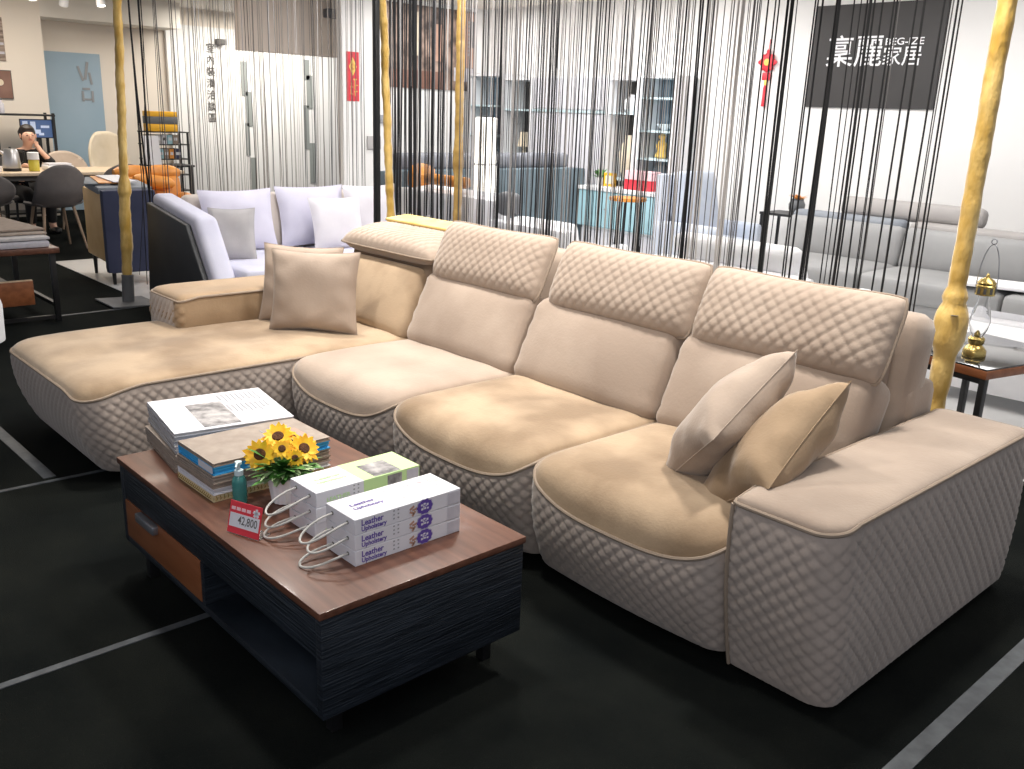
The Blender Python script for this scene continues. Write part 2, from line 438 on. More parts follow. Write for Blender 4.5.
# chaise
c=contour(-4.70,-3.672,1.10,2.80,(.10,.11))
zs=[]
for x,y in c:
    wf=max(0,min(1,1-(y-1.10)/.25)); wr=max(0,min(1,1-(-3.672-x)/.2))
    zs.append(.425-.03*wf*wf-.03*wf*wr)
s=so('chaise_cushion',dome(c,zs,lambda Q:.455+.008*math.cos((Q.y-1.9)*2),((-4.2,1.62),(-4.2,2.3)),p=9,q=.5,rings=18,seed=5),M['suede'])
so('chaise_piping',rim(c,zs),M['piping'],s)
so('chaise_panel',skirt(c,zs,.055,lambda p:(.05*max(0,1-(p[0]+4.70)/.3)-.03*max(0,1-(-3.672-p[0])/.3),.09*max(0,1-(p[1]-1.10)/.4)),.014,.0074,.050),M['quilt'])
# armrests
def arm(x0,x1,y0,y1,ztop,zb,rf,inset,name,mt,mq,mask=None,skel=None):
    c=contour(x0,x1,y0,y1,rf,(.03,.03))
    zs=[ztop-.018*max(0,min(1,1-(y-y0)/.10)) for x,y in c]
    xm=(x0+x1)/2
    a=so(name,skirt(c,zs,zb,inset,.012,.0074,.050,mask),mq)
    t=so('arm_top',dome(c,zs,lambda Q:ztop+.016,((xm,y0+.17),(xm,y1-.17)),p=7,q=.5,rings=12,seed=3),mt,a)
    so('arm_piping',rim(c,zs),M['piping'],a)
    return a,c,zs
a,c,zs=arm(-1.262,-.955,2.015,3.30,.578,.035,(.012,.075),lambda p:(0,.07*max(0,1-(p[1]-2.015)/.4)),'armrest',M['suede_p'],M['quilt'])
# welt down the inner front edge of the right arm
so('arm_welt',tube([(-1.262,2.015+.07*t**1.5-.012*math.sin(PI*t)-.003,.56-.525*t) for t in [k/16 for k in range(17)]],.006,7),M['piping'],a)
arm(-4.76,-4.385,1.82,3.12,.608,.42,(.04,.03),lambda p:(0,0),'armrest',M['suede_t'],[M['suede_t']],lambda p,n:1 if n.y<-.3 else 0)
so('arm_end_panel',xf(rgrid(44,22,lambda s,t:((s-.5)*.30,-.006*quilth(s*.36,t*.17)*min(1,12*s,12*(1-s),8*t,8*(1-t)),t*.168)),T(-4.575,1.806,.425)),M['quilt'],None)
# back frame slabs, lower back cushions, headrests
XC=[-4.40]+XB
for i in range(4):
    x0,x1=XC[i],XC[i+1]; w=x1-x0; xm=(x0+x1)/2
    hb=.94 if i else .80
    so('back_frame',xf(rbox(w-.02,.20,hb-.10,.06,(8,6,8)),T(xm,3.10,(hb+.10)/2)@R(-.12,'X')),M['suede_p'])
    # back cushion
    bm=rbox(w-.012,.20,.40,.06,(18,8,14),(0,.035,0))
    for v in bm.verts:
        u=v.co.x/(w/2)
        if v.co.y<0:
            v.co.y+=.006*math.sin(v.co.z*70+i)*max(0,abs(u)-.8)*5          # gathered ends
            v.co.y-=.05*max(0,abs(v.co.z/.215)-.0)*0
    so('back_cushion',xf(bm,T(xm,2.80,.575)@R(-.45,'X')),M['suede_p'] if i!=0 else M['suede'])
def headrest(x0,x1,mx,seed,warp=.0):
    w=x1-x0; h=.315; d=.12; nx=int(w/.0068); nz=int(h/.0068)
    def edge(s,t):   # outline in local x,z with rounded corners
        u=2*s-1; v=2*t-1
        x=u*w/2*(1-.035*abs(v)**6); z=v*h/2*(1-.07*abs(u)**8)
        z-=.012*(1-u*u)*(1 if v>0 else 0)*v
        return x,z,u,v
    def front(s,t):
        x,z,u,v=edge(s,t)
        th=((1-abs(u)**5)*(1-abs(v)**3.2))**.5
        q=.0068*quilth(x,z,.052)*min(1,th*1.6)
        return Vector((x,-d*.62*th-q,z))
    def back(s,t):
        x,z,u,v=edge(1-s,t)
        return Vector((x,d*.5*((1-abs(u)**6)*(1-abs(v)**4))**.5,z))
    f=rgrid(nx,nz,front); xf(f,mx)
    o=so('headrest',f,M['quilt_h'])
    b=rgrid(24,12,back); xf(b,mx); so('headrest_back',b,M['suede_p'],o)
    loop=[edge(k/40,0)[:2] for k in range(40)]+[edge(1,k/20)[:2] for k in range(20)]+[edge(1-k/40,1)[:2] for k in range(40)]+[edge(0,1-k/20)[:2] for k in range(20)]
    so('headrest_piping',xf(tube([(x,0,z) for x,z in loop],.006,7,True),mx),M['piping'],o)
    return o
for i in (1,2,3):
    x0,x1=XC[i],XC[i+1]
    headrest(x0+.04,x1+.004,T((x0+x1)/2+(.05 if i==2 else .02),2.865,.885)@R(-.44,'X'),i)
# folded headrest above the chaise corner, its back lined in mustard
headrest(-4.42,-3.58,T(-4.02,2.93,.858)@R(-1.40,'X'),9)
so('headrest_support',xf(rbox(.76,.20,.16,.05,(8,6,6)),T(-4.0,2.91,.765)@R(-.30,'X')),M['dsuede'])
so('headrest_lining',xf(rbox(.62,.16,.02,.008,(8,6,3)),T(-4.12,3.16,.945)@R(.10,'X')),M['mustard'])
# right end of the back: upright wing and the low block behind the arm
so('back_wing',xf(rbox(.075,.26,.56,.036,(6,8,10)),T(-1.385,3.09,.665)@R(-.18,'X')),M['suede_p'])
so('back_block',xf(rbox(.22,.22,.40,.03,(6,6,6)),T(-1.385,3.16,.495)),M['suede_p'])
for (x,y) in ((-4.5,1.4),(-3.9,1.4),(-3.3,2.3),(-2.1,2.3),(-1.15,2.2),(-1.1,3.1),(-4.4,3.0),(-2.5,3.0)):
    so('foot',lathe([(.025,0),(.028,.01),(.028,.07)],12,(x,y,0)),M['black'])

# ------------------------------------------------------------------ throw pillows
def pillow(name,label,mx,w,h,t,m,parent=None,group=None,seed=0,n=30,wr=.006):
    rnd=random.Random(seed); ph=[rnd.uniform(0,6.28) for _ in range(8)]
    def side(sg):
        def f(s,tt):
            u=2*s-1; v=2*tt-1
            if sg<0: u=-u
            x=w/2*u*(1-.075*(1-v*v)*abs(u)); y=h/2*v*(1-.075*(1-u*u)*abs(v))
            e=((1-abs(u)**2.6)*(1-abs(v)**2.6))
            th=t/2*max(0,e)**.5
            rimw=(1-(1-min(abs(u),1))*1.2)
            wv=wr*math.sin(11*v+ph[0]+4*u)*max(0,abs(u)-.5)*1.6*min(1,e*3)+wr*math.sin(10*u+ph[1]-4*v)*max(0,abs(v)-.5)*1.6*min(1,e*3)
            wv+=wr*.9*math.sin(5*u+ph[2])*math.sin(4*v+ph[3])*min(1,e*2)
            return Vector((x,y,sg*(th+wv*(1 if th>0 else 0))))
        return f
    bm=rgrid(n,n,side(1)); merge(bm,rgrid(n,n,side(-1)))
    bmesh.ops.remove_doubles(bm,verts=bm.verts,dist=.0008)
    xf(bm,Matrix.Identity(4))
    o=obj(name,bm,m,parent); o.matrix_world=mx
    # seam welt
    loop=[]
    for k in range(4):
        for q in range(n):
            a=-1+2*q/n
            u,v=[(a,-1),(1,a),(-a,1),(-1,-a)][k]
            loop.append((w/2*u*(1-.075*(1-v*v)*abs(u)),h/2*v*(1-.075*(1-u*u)*abs(v)),0))
    sm=obj('seam',tube(loop,.0018,5,True),m,o)
    if label: tagit(o,label,'pillow',group)
    return o
d1=Vector((.742,.670,0)); n1=Vector((.670,-.742,0))
def pf(base,dirh,lean,h):      # pillow frame: bottom-edge midpoint, horizontal direction, lean back angle
    d=Vector(dirh).normalized(); nn=d.cross(Vector((0,0,1)))
    up=Vector((0,0,math.cos(lean)))-nn*math.sin(lean)
    return frame(Vector(base)+up*h/2,d,up)
pillow('throw_pillow','square beige suede pillow standing at the front of the chaise corner',pf((-3.975,2.325,.462),d1,.20,.40),.455,.41,.15,M['suede_p'],seed=1)
pillow('throw_pillow','beige suede pillow mostly hidden behind another square pillow by the left arm',pf((-4.185,2.36,.462),(.80,.60,0),.26,.40),.44,.41,.14,M['suede_p'],seed=2)
def edgeon(c,n,e,roll):     # frame from plane normal n and an in-plane direction e turned by roll
    n=Vector(n).normalized(); e=Vector(e); e=(e-n*e.dot(n)).normalized(); f=n.cross(e)
    r=e*math.cos(roll)+f*math.sin(roll); return frame(c,r,n.cross(r))
pillow('throw_pillow','pale beige suede pillow tilted on the right seat, farther from the arm',edgeon((-1.565,2.41,.640),(-.745,-.31,.60),(.1,.41,.33),.22),.44,.42,.21,M['suede_p'],seed=3,wr=.007)
pillow('throw_pillow','darker tan suede pillow leaning against the right armrest',edgeon((-1.370,2.36,.600),(-.66,-.40,.64),(.13,.40,.31),.25),.45,.43,.20,M['suede_t'],seed=4,wr=.009)

# ------------------------------------------------------------------ coffee table
ct=thing('coffee_table','low walnut-topped coffee table with black oak body, red drawer and open niche','table',(-2.3,1.3,0))
CO=Vector((-2.3,1.3,0))
def cto(name,bm,m,parent=None,smooth=True): return obj(name,xf(bm,T(*(-CO))),m,parent or ct,smooth)
x0,x1,y0,y1=-2.935,-1.668,.972,1.632
cto('table_top',box(x0,x1,y0,y1,.400,.420,.002),M['walnut'])
cto('end_panel',box(x1-.030,x1-.004,y0+.006,y1-.006,.125,.397,.001),M['blackoak'])
cto('end_panel',box(x0+.004,x0+.030,y0+.006,y1-.006,.125,.397,.001),M['blackoak'])
cto('upper_band',box(x0+.030,x1-.030,y0+.008,y0+.035,.283,.397,.001),M['blackoak'])
cto('back_panel',box(x0+.030,x1-.030,y1-.03,y1-.008,.15,.397,.001),M['blackoak'])
cto('bottom_shelf',box(x0+.030,x1-.030,y0+.006,y1-.03,.125,.148,.001),M['blackoak'])
cto('inner_ceiling',box(x0+.030,x1-.030,y0+.035,y1-.03,.283,.300),M['blackoak'])
cto('divider',box(-2.335,-2.315,y0+.006,y1-.03,.148,.283),M['blackoak'])
dwr=cto('drawer',box(x0+.033,-2.338,y0+.005,y0+.03,.150,.281,.001),M['redwood'])
cto('drawer_handle',box(-2.775,-2.635,y0-.014,y0+.012,.252,.281,.004),M['greymetal'],dwr)
for (x,y) in ((x0+.08,y0+.06),(x1-.11,y0+.10),(x0+.08,y1-.07),(x1-.11,y1-.05)):
    cto('leg',box(x-.016,x+.016,y-.016,y+.016,0,.126,.002),M['black'])

# ------------------------------------------------------------------ things on the coffee table
TZ=.4205
def book(label,x0,x1,y0,y1,z,h,m,rot=0,pages=None,group='swatch books in the two stacks',extra=None):
    t=thing('swatch_book',label,'book',((x0+x1)/2,(y0+y1)/2,z),rot,group)
    w=(x1-x0)/2; d=(y1-y0)/2; c=min(.003,h*.2)
    bm=BM(); addbox(bm,-w,w,-d,d,0,c); addbox(bm,-w,w,-d,d,h-c,h-.0004); addbox(bm,-w,-w+.002,-d,d,c,h-c); obj('cover',bm,m,t,False)
    bm=BM(); k=max(2,int(h/.0055)); 
    for i in range(k):
        a=c+(h-2*c)*i/k; b=c+(h-2*c)*(i+.8)/k; j=random.uniform(.001,.006)
        addbox(bm,-w+.002,w-j,-d+j,d-j,a,b)
    obj('swatch_pages',bm,pages or m,t,False)
    return t,w,d,h
# left stack: taupe books below, pale ones above
z=TZ
names=['bottom','second from the bottom','third from the bottom','fourth from the bottom']
for i in range(4):
    j=random.uniform(-.006,.006)
    book('taupe fabric swatch book, %s of the left stack'%names[i],-3.00+j,-2.655+j,1.085,1.475,z,.0140,M['swb'] if i%2 else M['swt'],-.12+random.uniform(-.02,.02),M['swb']); z+=.0142
for i,nm in enumerate(('fifth from the bottom','fourth from the top','third from the top','second from the top')):
    j=random.uniform(-.004,.004)
    book('pale grey fabric swatch book, %s of the left stack'%nm,-3.03+j,-2.66+j,1.10,1.49,z,.0142,M['swg'],-.16+random.uniform(-.015,.015),M['swl']); z+=.0144
t,w,d,h=book('white catalogue with a grey photo on its cover, topmost of the left stack',-3.03,-2.66,1.10,1.49,z,.013,M['paper'],-.16,M['swg'])
obj('cover_photo',box(-w+.10,w-.02,-d+.10,-d+.22,h-.0003,h+.0006),M['darkpage'],t,False)
bm=BM()
for k in range(9):
    for cc in range(2): addbox(bm,-w+.03+cc*.125,-w+.03+cc*.125+random.uniform(.06,.10),.03+k*.016,.035+k*.016,h-.0003,h+.0009)
obj('cover_text',bm,M['lightink'],t,False)

# right stack
z=TZ
specs=[('white wire-bound swatch book with ochre edge, bottom of the right stack',.021,M['ochre'],M['ochre']),
 ('thick white swatch book, second from the bottom of the right stack',.020,M['paper'],M['paper']),
 ('dark taupe swatch book, third from the bottom of the right stack',.014,M['swt'],M['swt']),
 ('beige swatch book, third from the top of the right stack',.026,M['swt'],M['swb']),
 ('bright blue swatch book, second from the top of the right stack',.026,M['swblue'],M['swblue']),
 ('beige fabric-covered swatch book, topmost of the right stack',.012,M['swb'],M['swt'])]
for i,(lb,h,m,pg) in enumerate(specs):
    j=random.uniform(-.004,.004)
    t,w,d,hh=book(lb,-2.648+j,-2.402+j,1.058+(.006 if i>3 else 0),1.455,z,h,m,random.uniform(-.012,.012) if i<4 else 0,pg); z+=h+.0003
    if i==0:
        bm=BM()
        for k in range(31): addtube(bm,[(w-.004,-d+.01+k*.012,.001),(w+.004,-d+.01+k*.012,h/2),(w-.004,-d+.01+k*.012,h-.001)],.0012,5)
        bm2=BM()
        for k in range(19): addtube(bm2,[(-w+.01+k*.012,-d+.003,.001),(-w+.01+k*.012,-d-.004,h/2),(-w+.01+k*.012,-d+.003,h-.001)],.0012,5)
        merge(bm,bm2); obj('wire_binding',bm,M['brass'],t)
    if i==5:
        obj('cover_swatch',box(-.02,.10,.07,.15,hh-.0003,hh+.0006),M['photo4'],t,False)
        obj('swatch_window',box(.005,.085,.085,.135,hh,hh+.001),M['swb'],t,False)
        obj('cover_line',box(-.06,.03,.045,.049,hh-.0003,hh+.0005),M['lightink'],t,False)
    if i==4: obj('paper_tag',box(w-.10,w-.01,-d-.0015,-d+.001,.004,.024),M['paper'],t,False)

# leather binders
def binder(label,x0,y0,z,style,group):
    W,D,Hh=.138,.345,.0435
    t=thing('sample_binder',label,'binder',(x0+W/2,y0+D/2,z),0,group)
    w=W/2; d=D/2
    obj('box_cover',box(-w,w,-d,d,0,Hh-.0008,.0012,1),M['paper'],t)
    # open end of the box: grey sample edges at the back of the long side
    bm=BM(); addbox(bm,w-.001,w+.0010,d-.045,d-.003,.004,Hh-.005); obj('sample_edges',bm,M['swl'],t,False)
    ink=M['purple'] if style=='p' else M['greenink']
    def side(s,size,y,zz,bold=.0006,width=None):
        m=frame((w+.0006,y,zz),(0,1,0),(0,0,1)); return xf(text_bm(s,size,bold,1,width),m)
    bm=BM()
    if style=='p':
        merge(bm,side('Leather',.023,-d+.053,.029,.0006,.068)); merge(bm,side('Upholstery',.018,-d+.058,.012,.0006,.078))
    else:
        merge(bm,side('LEATHER',.017,-d+.07,.015,.0004,.075))
    obj('side_lettering',bm,ink,t,False)
    def top(s,size,x,y,width=None):
        m=frame((x,y,Hh+.0003),(0,1,0),(-1,0,0)); return xf(text_bm(s,size,.0004,1,width),m)
    bm=BM()
    if style=='p':
        merge(bm,top('Leather',.019,-.012,-d+.075,.075)); merge(bm,top('Upholstery',.017,.012,-d+.08,.09))
    else:
        merge(bm,top('Leather',.020,-.012,-d+.085,.085)); merge(bm,top('Upholstery',.018,.012,-d+.085,.095))
    obj('top_lettering',bm,ink if style=='g' else M['purple'],t,False)
    bm=BM()
    for k in range(3):
        for q in range(2): addbox(bm,w-.0005,w+.0006,-d+.118+q*.014,-d+.123+q*.014,.012+k*.011,.016+k*.011)
    obj('side_marks',bm,M['lightink'],t,False)
    if style=='p':
        def disc(r,yy,zz,e,n=28,sc=.05):
            b=BM(); vs=[b.verts.new((w+e,yy+1.25*r*(1+sc*math.cos(10*2*PI*k/n))*math.cos(2*PI*k/n),zz+r*(1+sc*math.cos(10*2*PI*k/n))*math.sin(2*PI*k/n))) for k in range(n)]; b.faces.new(vs); return b
        yy=.048; zz=.0214
        bm=BM(); merge(bm,disc(.0222,yy,zz,.0006,60)); r=obj('emblem_ring',bm,M['purple'],t,False)
        bm=BM(); merge(bm,disc(.0216,yy,zz,.0009,60)); obj('emblem_rim',bm,M['paper'],t,False)
        bm=BM(); merge(bm,disc(.0206,yy,zz,.0012,60)); obj('emblem_disc',bm,M['purple'],t,False)
        bm=BM()
        for (a,b_,cw,ch) in ((-.010,.006,.006,.005),(-.001,.008,.007,.005),(.009,.005,.006,.006),(-.009,-.006,.006,.006),(.001,-.005,.006,.005),(.010,-.006,.006,.005),(0,.001,.014,.0015),(-.004,0,.0015,.016)):
            addbox(bm,w+.0010,w+.0016,yy+a-cw/2,yy+a+cw/2,zz+b_-ch/2,zz+b_+ch/2)
        obj('emblem_marks',bm,M['paper'],t,False)
        bm=BM()
        for (a,b_,an) in ((.006,.028,.5),(.006,.014,-.5),(.015,.022,.2),(.012,.010,.9)):
            addbox(bm,-.0004,.0006,-.008,.008,-.003,.003,mx=T(w+.0004,a,b_)@R(an,'X'))
        obj('twig_print',bm,M['photo4'],t,False)
        bm=BM()
        for k in range(10):
            a=random.uniform(0,3); addbox(bm,-.010,.010,-.003,.003,-.0003,.0004,mx=T(random.uniform(-.05,.05),random.uniform(-.03,.14),Hh-.0004)@R(a,'Z'))
        obj('flower_print',bm,M['pink'],t,False)
        obj('flower_print',box(-.04,-.01,.13,.16,Hh-.001,Hh-.0002),M['cream'],t,False)
    else:
        obj('green_band',box(-w-.0004,w+.0006,-.02,d+.0004,.001,Hh-.0004),M['green'],t,False)
        bm=BM(); addbox(bm,-.03,w-.004,.02,.11,Hh-.0004,Hh+.0004); obj('print_photo',bm,M['darkpage'],t,False)
        bm=BM(); addbox(bm,w,w+.0010,.06,.11,.004,Hh-.006); obj('print_photo',bm,M['darkpage'],t,False)
    # eyelets and the looped cord at the near end
    for sx in (-1,1):
        bm=BM(); addlathe(bm,[(.0012,0),(.005,0),(.005,.0015),(.0012,.0015)],12,(sx*.036,-d,.026),R(PI/2,'X').to_3x3()); obj('eyelet',bm,M['ink'],t)
    k=random.uniform(.085,.115); pts=[]
    for q in range(17):
        a=PI*q/16; pts.append((-.036*math.cos(a)*(1+.35*math.sin(a))+.012*math.sin(a)*(-1),-d-k*math.sin(a)**.8+.003,max(.0045-z+TZ if z<TZ+.01 else -.02,.026-(.021+ (z-TZ)*.25)*math.sin(a)**1.2)))
    obj('cord_loop',tube(pts,.0031,8),M['cord'],t)
    return t
pos=['bottom','middle','top']
for k in range(3):
    binder('white leather sample binder with purple emblems, %s of the front stack of three'%pos[k],-1.9475,1.163,TZ+k*.0437,'p','purple leather binders')
pos=['bottom','middle','top']
for k in range(3):
    binder('white and pale green leather sample binder, %s of the rear stack beside the flowers'%pos[k],-2.1525+.004*(k%2),1.168+.003*k,TZ+k*.0437+.0002,'g','green leather binders')

# sunflowers in a ribbed pot
fl=thing('potted_sunflowers','small white ribbed pot of artificial yellow sunflowers on the coffee table','plant',(-2.288,1.228,TZ))
obj('pot',lathe([(.030,0),(.036,.003),(.043,.05),(.046,.075),(.047,.082),(.043,.082),(.040,.070),(.02,.066)],72,ribs=(14,.045)),M['white'],fl)
def leafbm(bm,base,direc,L,W,droop,mi=0):
    d=Vector(direc).normalized(); s=d.cross(Vector((0,0,1))); s=s.normalized() if s.length>.01 else Vector((1,0,0))
    prev=None
    for k in range(6):
        t=k/5; c=Vector(base)+d*L*t+Vector((0,0,-droop*t*t)); wd=W*math.sin(PI*min(.97,.12+t*.88))**.8
        up=Vector((0,0,.18*wd))
        row=[bm.verts.new(c-s*wd+up),bm.verts.new(c),bm.verts.new(c+s*wd+up)]
        if prev:
            for j in range(2): bm.faces.new((prev[j],prev[j+1],row[j+1],row[j])).material_index=mi
        prev=row
bm=BM()
for k in range(120):
    a=random.uniform(0,2*PI); e=random.uniform(.12,.85); r=random.uniform(.0,.03)
    leafbm(bm,(r*math.cos(a),r*math.sin(a),.082+random.uniform(0,.035)),(math.cos(a),math.sin(a),e),random.uniform(.05,.115),random.uniform(.008,.016),random.uniform(.005,.022),0)
obj('foliage',bm,M['leaf'],fl)
bm=BM()
for k in range(70):
    a=random.uniform(0,2*PI); leafbm(bm,(.05*math.cos(a),.05*math.sin(a),.086+random.uniform(0,.03)),(math.cos(a),math.sin(a),random.uniform(0,.5)),random.uniform(.03,.065),.007,.012)
obj('filler_sprigs',bm,M['leafp'],fl)
def sunflower(c,nrm,r,seed):
    rd=random.Random(seed); n=Vector(nrm).normalized(); mx=n.to_track_quat('Z','Y').to_matrix().to_4x4(); mx.translation=Vector(c)
    bm=BM()
    for ring,(cnt,l,tilt) in enumerate(((15,1.0,.12),(13,.82,.38))):
        for k in range(cnt):
            a=2*PI*k/cnt+ring*.2+rd.uniform(-.08,.08); L=r*l*rd.uniform(.9,1.06)
            dz=tilt+rd.uniform(-.12,.12); prev=None
            for q in range(5):
                t=q/4; rr=r*.22+(L-r*.22)*t; wd=r*.20*math.sin(PI*(.20+.78*t))
                c0=Vector((rr*math.cos(a),rr*math.sin(a),dz*rr*t-.16*r*t*t+ring*.004)); s=Vector((-math.sin(a),math.cos(a),0))
                row=[bm.verts.new(c0-s*wd+Vector((0,0,.1*wd))),bm.verts.new(c0),bm.verts.new(c0+s*wd+Vector((0,0,.1*wd)))]
                if prev:
                    for j in range(2): bm.faces.new((prev[j],prev[j+1],row[j+1],row[j]))
                prev=row
    head=obj('sunflower',xf(bm,mx),M['petal'],fl)
    b2=lathe([(r*.34,0),(r*.36,.004),(r*.28,.009),(r*.12,.010),(.0005,.009)],20); obj('flower_centre',xf(b2,mx),M['seed'],head)
    st=tube([Vector((0,0,.06)),Vector(c)*.5+Vector((0,0,.04)),Vector(c)-n*.004],.0022,6); obj('stem',st,M['leaf'],head)
vd=Vector((.75,-.42,.45))
for (c,n,r,s) in (((-.035,-.055,.135),(.70,-.58,.45),.052,1),((-.045,.010,.172),(.45,-.40,.85),.052,2),((.015,.060,.142),(.70,-.10,.60),.050,3),((.002,-.004,.152),(.75,-.4,.5),.032,4),((.035,.018,.128),(.85,-.25,.40),.030,5),((-.06,.07,.150),(.2,.6,.7),.040,6)):
    sunflower((c[0],c[1],c[2]+.014),n,r,s)

# pump bottle
pb=thing('pump_bottle','small clear teal pump bottle standing beside the sunflower pot','bottle',(-2.352,1.118,TZ))
obj('bottle_body',lathe([(.019,0),(.0215,.003),(.0215,.068),(.019,.080),(.012,.088),(.011,.092)],24),M['bottle'],pb)
pm=obj('pump_head',lathe([(.013,.090),(.013,.105),(.008,.108),(.005,.110),(.005,.122),(.010,.123),(.010,.131),(.004,.133)],20),M['ltteal'],pb)
obj('nozzle',tube([(0,0,.128),(.014,-.012,.129),(.022,-.019,.123)],.0032,8),M['ltteal'],pm)
# price sign
ps=thing('price_sign','small red and white price card in a clear stand at the table edge','sign',(-2.147,1.022,TZ))
dr_=Vector((.100,.037,0)).normalized(); upv=Vector((-.37*.25,.93*.25,.96)).normalized()
def psf(x,y,e): return frame(Vector((0,0,0))+dr_*x+upv*y+dr_.cross(upv)*e, dr_, upv)
W,Hh=.112,.088
obj('card',xf(box(-W/2,W/2,0,Hh,-.0012,.0008),psf(0,.002,0)),M['red'],ps,False)
obj('white_panel',xf(box(-W/2+.004,W/2-.004,.018,.056,.0008,.0012),psf(0,.002,0)),M['paper'],ps,False)
obj('price_number',xf(text_bm('42,800',.032,.0003,1,.068),psf(.012,.040,.0016)),M['ink'],ps,False)
bm=BM()
for k in range(4): addbox(bm,-W/2+.006+k*.018,-W/2+.020+k*.018,.064,.073,.0008,.0012)
obj('header_marks',xf(bm,psf(0,.002,0)),M['pink'],ps,False)
bm=BM()
for k in range(5):
    a=2*PI*k/5; addbox(bm,-.004,.004,-.002,.012,.0008,.0014,mx=T(W/2-.018,.068,0)@R(a,'Z'))
obj('flower_mark',xf(bm,psf(0,.002,0)),M['paper'],ps,False)
obj('clear_stand',xf(box(-W/2,W/2,-.001,.0012,-.05,.0),frame((0,0,0.0008),dr_,(0,0,1))),M['acrylic'],ps,False)

# ------------------------------------------------------------------ curtain poles and thread curtains
def wrapped_pole(name,label,x,y,ztop,r,m,base=False,knots=(),group=None,twist=.0035):
    t=thing(name,label,'pole',(x,y,0),0,group)
    pts=[];rr=[]; n=int(ztop/.02)
    z0=.03
    for k in range(n+1):
        z=z0+(ztop-z0)*k/n; q=r+twist*.5*math.sin(z*31)+twist*.4*math.sin(z*73+1)
        for (kz,kh,kr) in knots:
            q+=kr*math.exp(-((z-kz)/kh)**4)
        pts.append((twist*.6*math.sin(z*17),twist*.6*math.cos(z*13),z)); rr.append(max(.005,q))
    obj('cloth_wrap',tube(pts,rr,14),m,t)
    if base: obj('base_plate',box(-.20,.20,-.19,.19,0,.012,.003),M['dgrey'],t); obj('base_socket',lathe([(.045,.012),(.045,.22),(.04,.225)],16),M['dgrey'],t)
    else: obj('base_plate',box(-.055,.055,-.055,.055,.004,.014,.003),M['dgrey'],t)
    return t
PR=(-1.345,3.47); P1=(-7.30,2.62); P2=(-7.30,5.0); P3=(-6.27,5.12)
t=wrapped_pole('curtain_pole','gold cloth wrapped pole nearest the camera, behind the right armrest',*PR,2.5,.032,M['gold'],twist=.0016,knots=((.85,.085,.027),(.70,.10,.008),(.965,.018,.012)))
obj('cloth_gap',lathe([(.001,0),(.014,.001),(.001,.0015)],10,(.028,-.050,.90)),M['ink'],t)
wrapped_pole('curtain_pole','gold wrapped pole on a grey base plate at the left, beside the lavender sofa',*P1,2.5,.032,M['gold'],True,knots=((.62,.28,.010),(.9,.06,.012),(.35,.25,.004))).rotation_euler.x=-.045
PB=(-5.04,3.50)
t=wrapped_pole('curtain_pole','gold wrapped pole leaning beside a black post behind the folded headrest',PB[0]+.050,PB[1]+.05,2.5,.026,M['gold']); t.rotation_euler.y=-.06
tagit(obj('black_post',box(PB[0]-.018,PB[0]+.018,PB[1]-.075,PB[1]-.04,.0,2.5,.004),M['black']),'straight black post beside the gold wrapped pole behind the folded headrest','post')
wrapped_pole('curtain_pole','bronze coloured pole in front of the brown photo poster',*P3,2.5,.036,M['bronze'],knots=((1.15,.10,.012),),twist=.003)

def threads(name,label,a,b,n,rad,weights,seed,clump=.35,z0=.12,z1=2.5,depth=.05,sway=.03,taper=None):
    rd=random.Random(seed); bm=BM(); a=Vector((a[0],a[1],0)); b=Vector((b[0],b[1],0)); d=(b-a); L=d.length; d.normalize(); nn=Vector((-d.y,d.x,0))
    pos=[]
    for k in range(n):
        if pos and rd.random()<clump: s=pos[-1]+rd.uniform(-.014,.014)
        else: s=(k+.5+rd.uniform(-.75,.75))/n*L
        pos.append(min(L-.02,max(.02,s)))
    for s in pos:
        off=rd.uniform(-depth,depth); r=rad*rd.choice((.6,.8,1,1,1.25,1.7))
        sl=rd.gauss(0,sway*.5); mi=rd.choices(range(4),weights)[0]
        zb=z0+rd.uniform(0,.15); k=5; pts=[]
        amp=rd.uniform(0,.006); ph=rd.uniform(0,6)
        for q in range(k+1):
            u=q/k; z=z1+(zb-z1)*u
            pts.append(a+d*(s+sl*u*u+amp*math.sin(5*u+ph))+nn*(off+amp*math.cos(4*u+ph))+Vector((0,0,z)))
        rings=addtube(bm,pts,r,4,mi=mi)
    o=obj(name,bm,[M['th_k'],M['th_g'],M['th_l'],M['th_t']])
    tagit(o,label,'curtain',kind='stuff'); return o
threads('string_curtain','thin string curtain of fine taupe threads behind the lavender sofa',(P1[0],P1[1]+.46),(P2[0],P2[1]-.12),98,.0026,(2,2,2,5),3,.08,z0=.45,depth=.03)
threads('string_curtain','few heavy black cords hanging just right of the left gold pole',(P1[0],P1[1]+.16),(P1[0],P1[1]+.40),11,.0042,(9,1,0,0),4,.3,z0=.12,depth=.02,sway=.10)
threads('string_curtain','dense string curtain of black cords between the black post and the bronze pole',(P2[0]+.10,P2[1]+.02),(P3[0]-.07,P3[1]),52,.0070,(8,2,1,0),5,.5,z0=.5,depth=.03,sway=.02)
QX=-2.55; QY=P3[1]+(PR[1]-P3[1])*(QX-P3[0])/(PR[0]-P3[0])
threads('string_curtain','long string curtain of black and grey threads right of the bronze pole behind the sofa',(P3[0]+.07,P3[1]-.02),(QX,QY),215,.0036,(8,4,5,1),11,.30,z0=.10,depth=.05,sway=.04)
threads('string_curtain','thick black cords in front of the black sign, nearest the right gold pole',(QX+.06,QY-.02),(PR[0]-.12,PR[1]+.035),30,.0040,(9,1,0,0),19,.30,z0=.10,depth=.03,sway=.03)
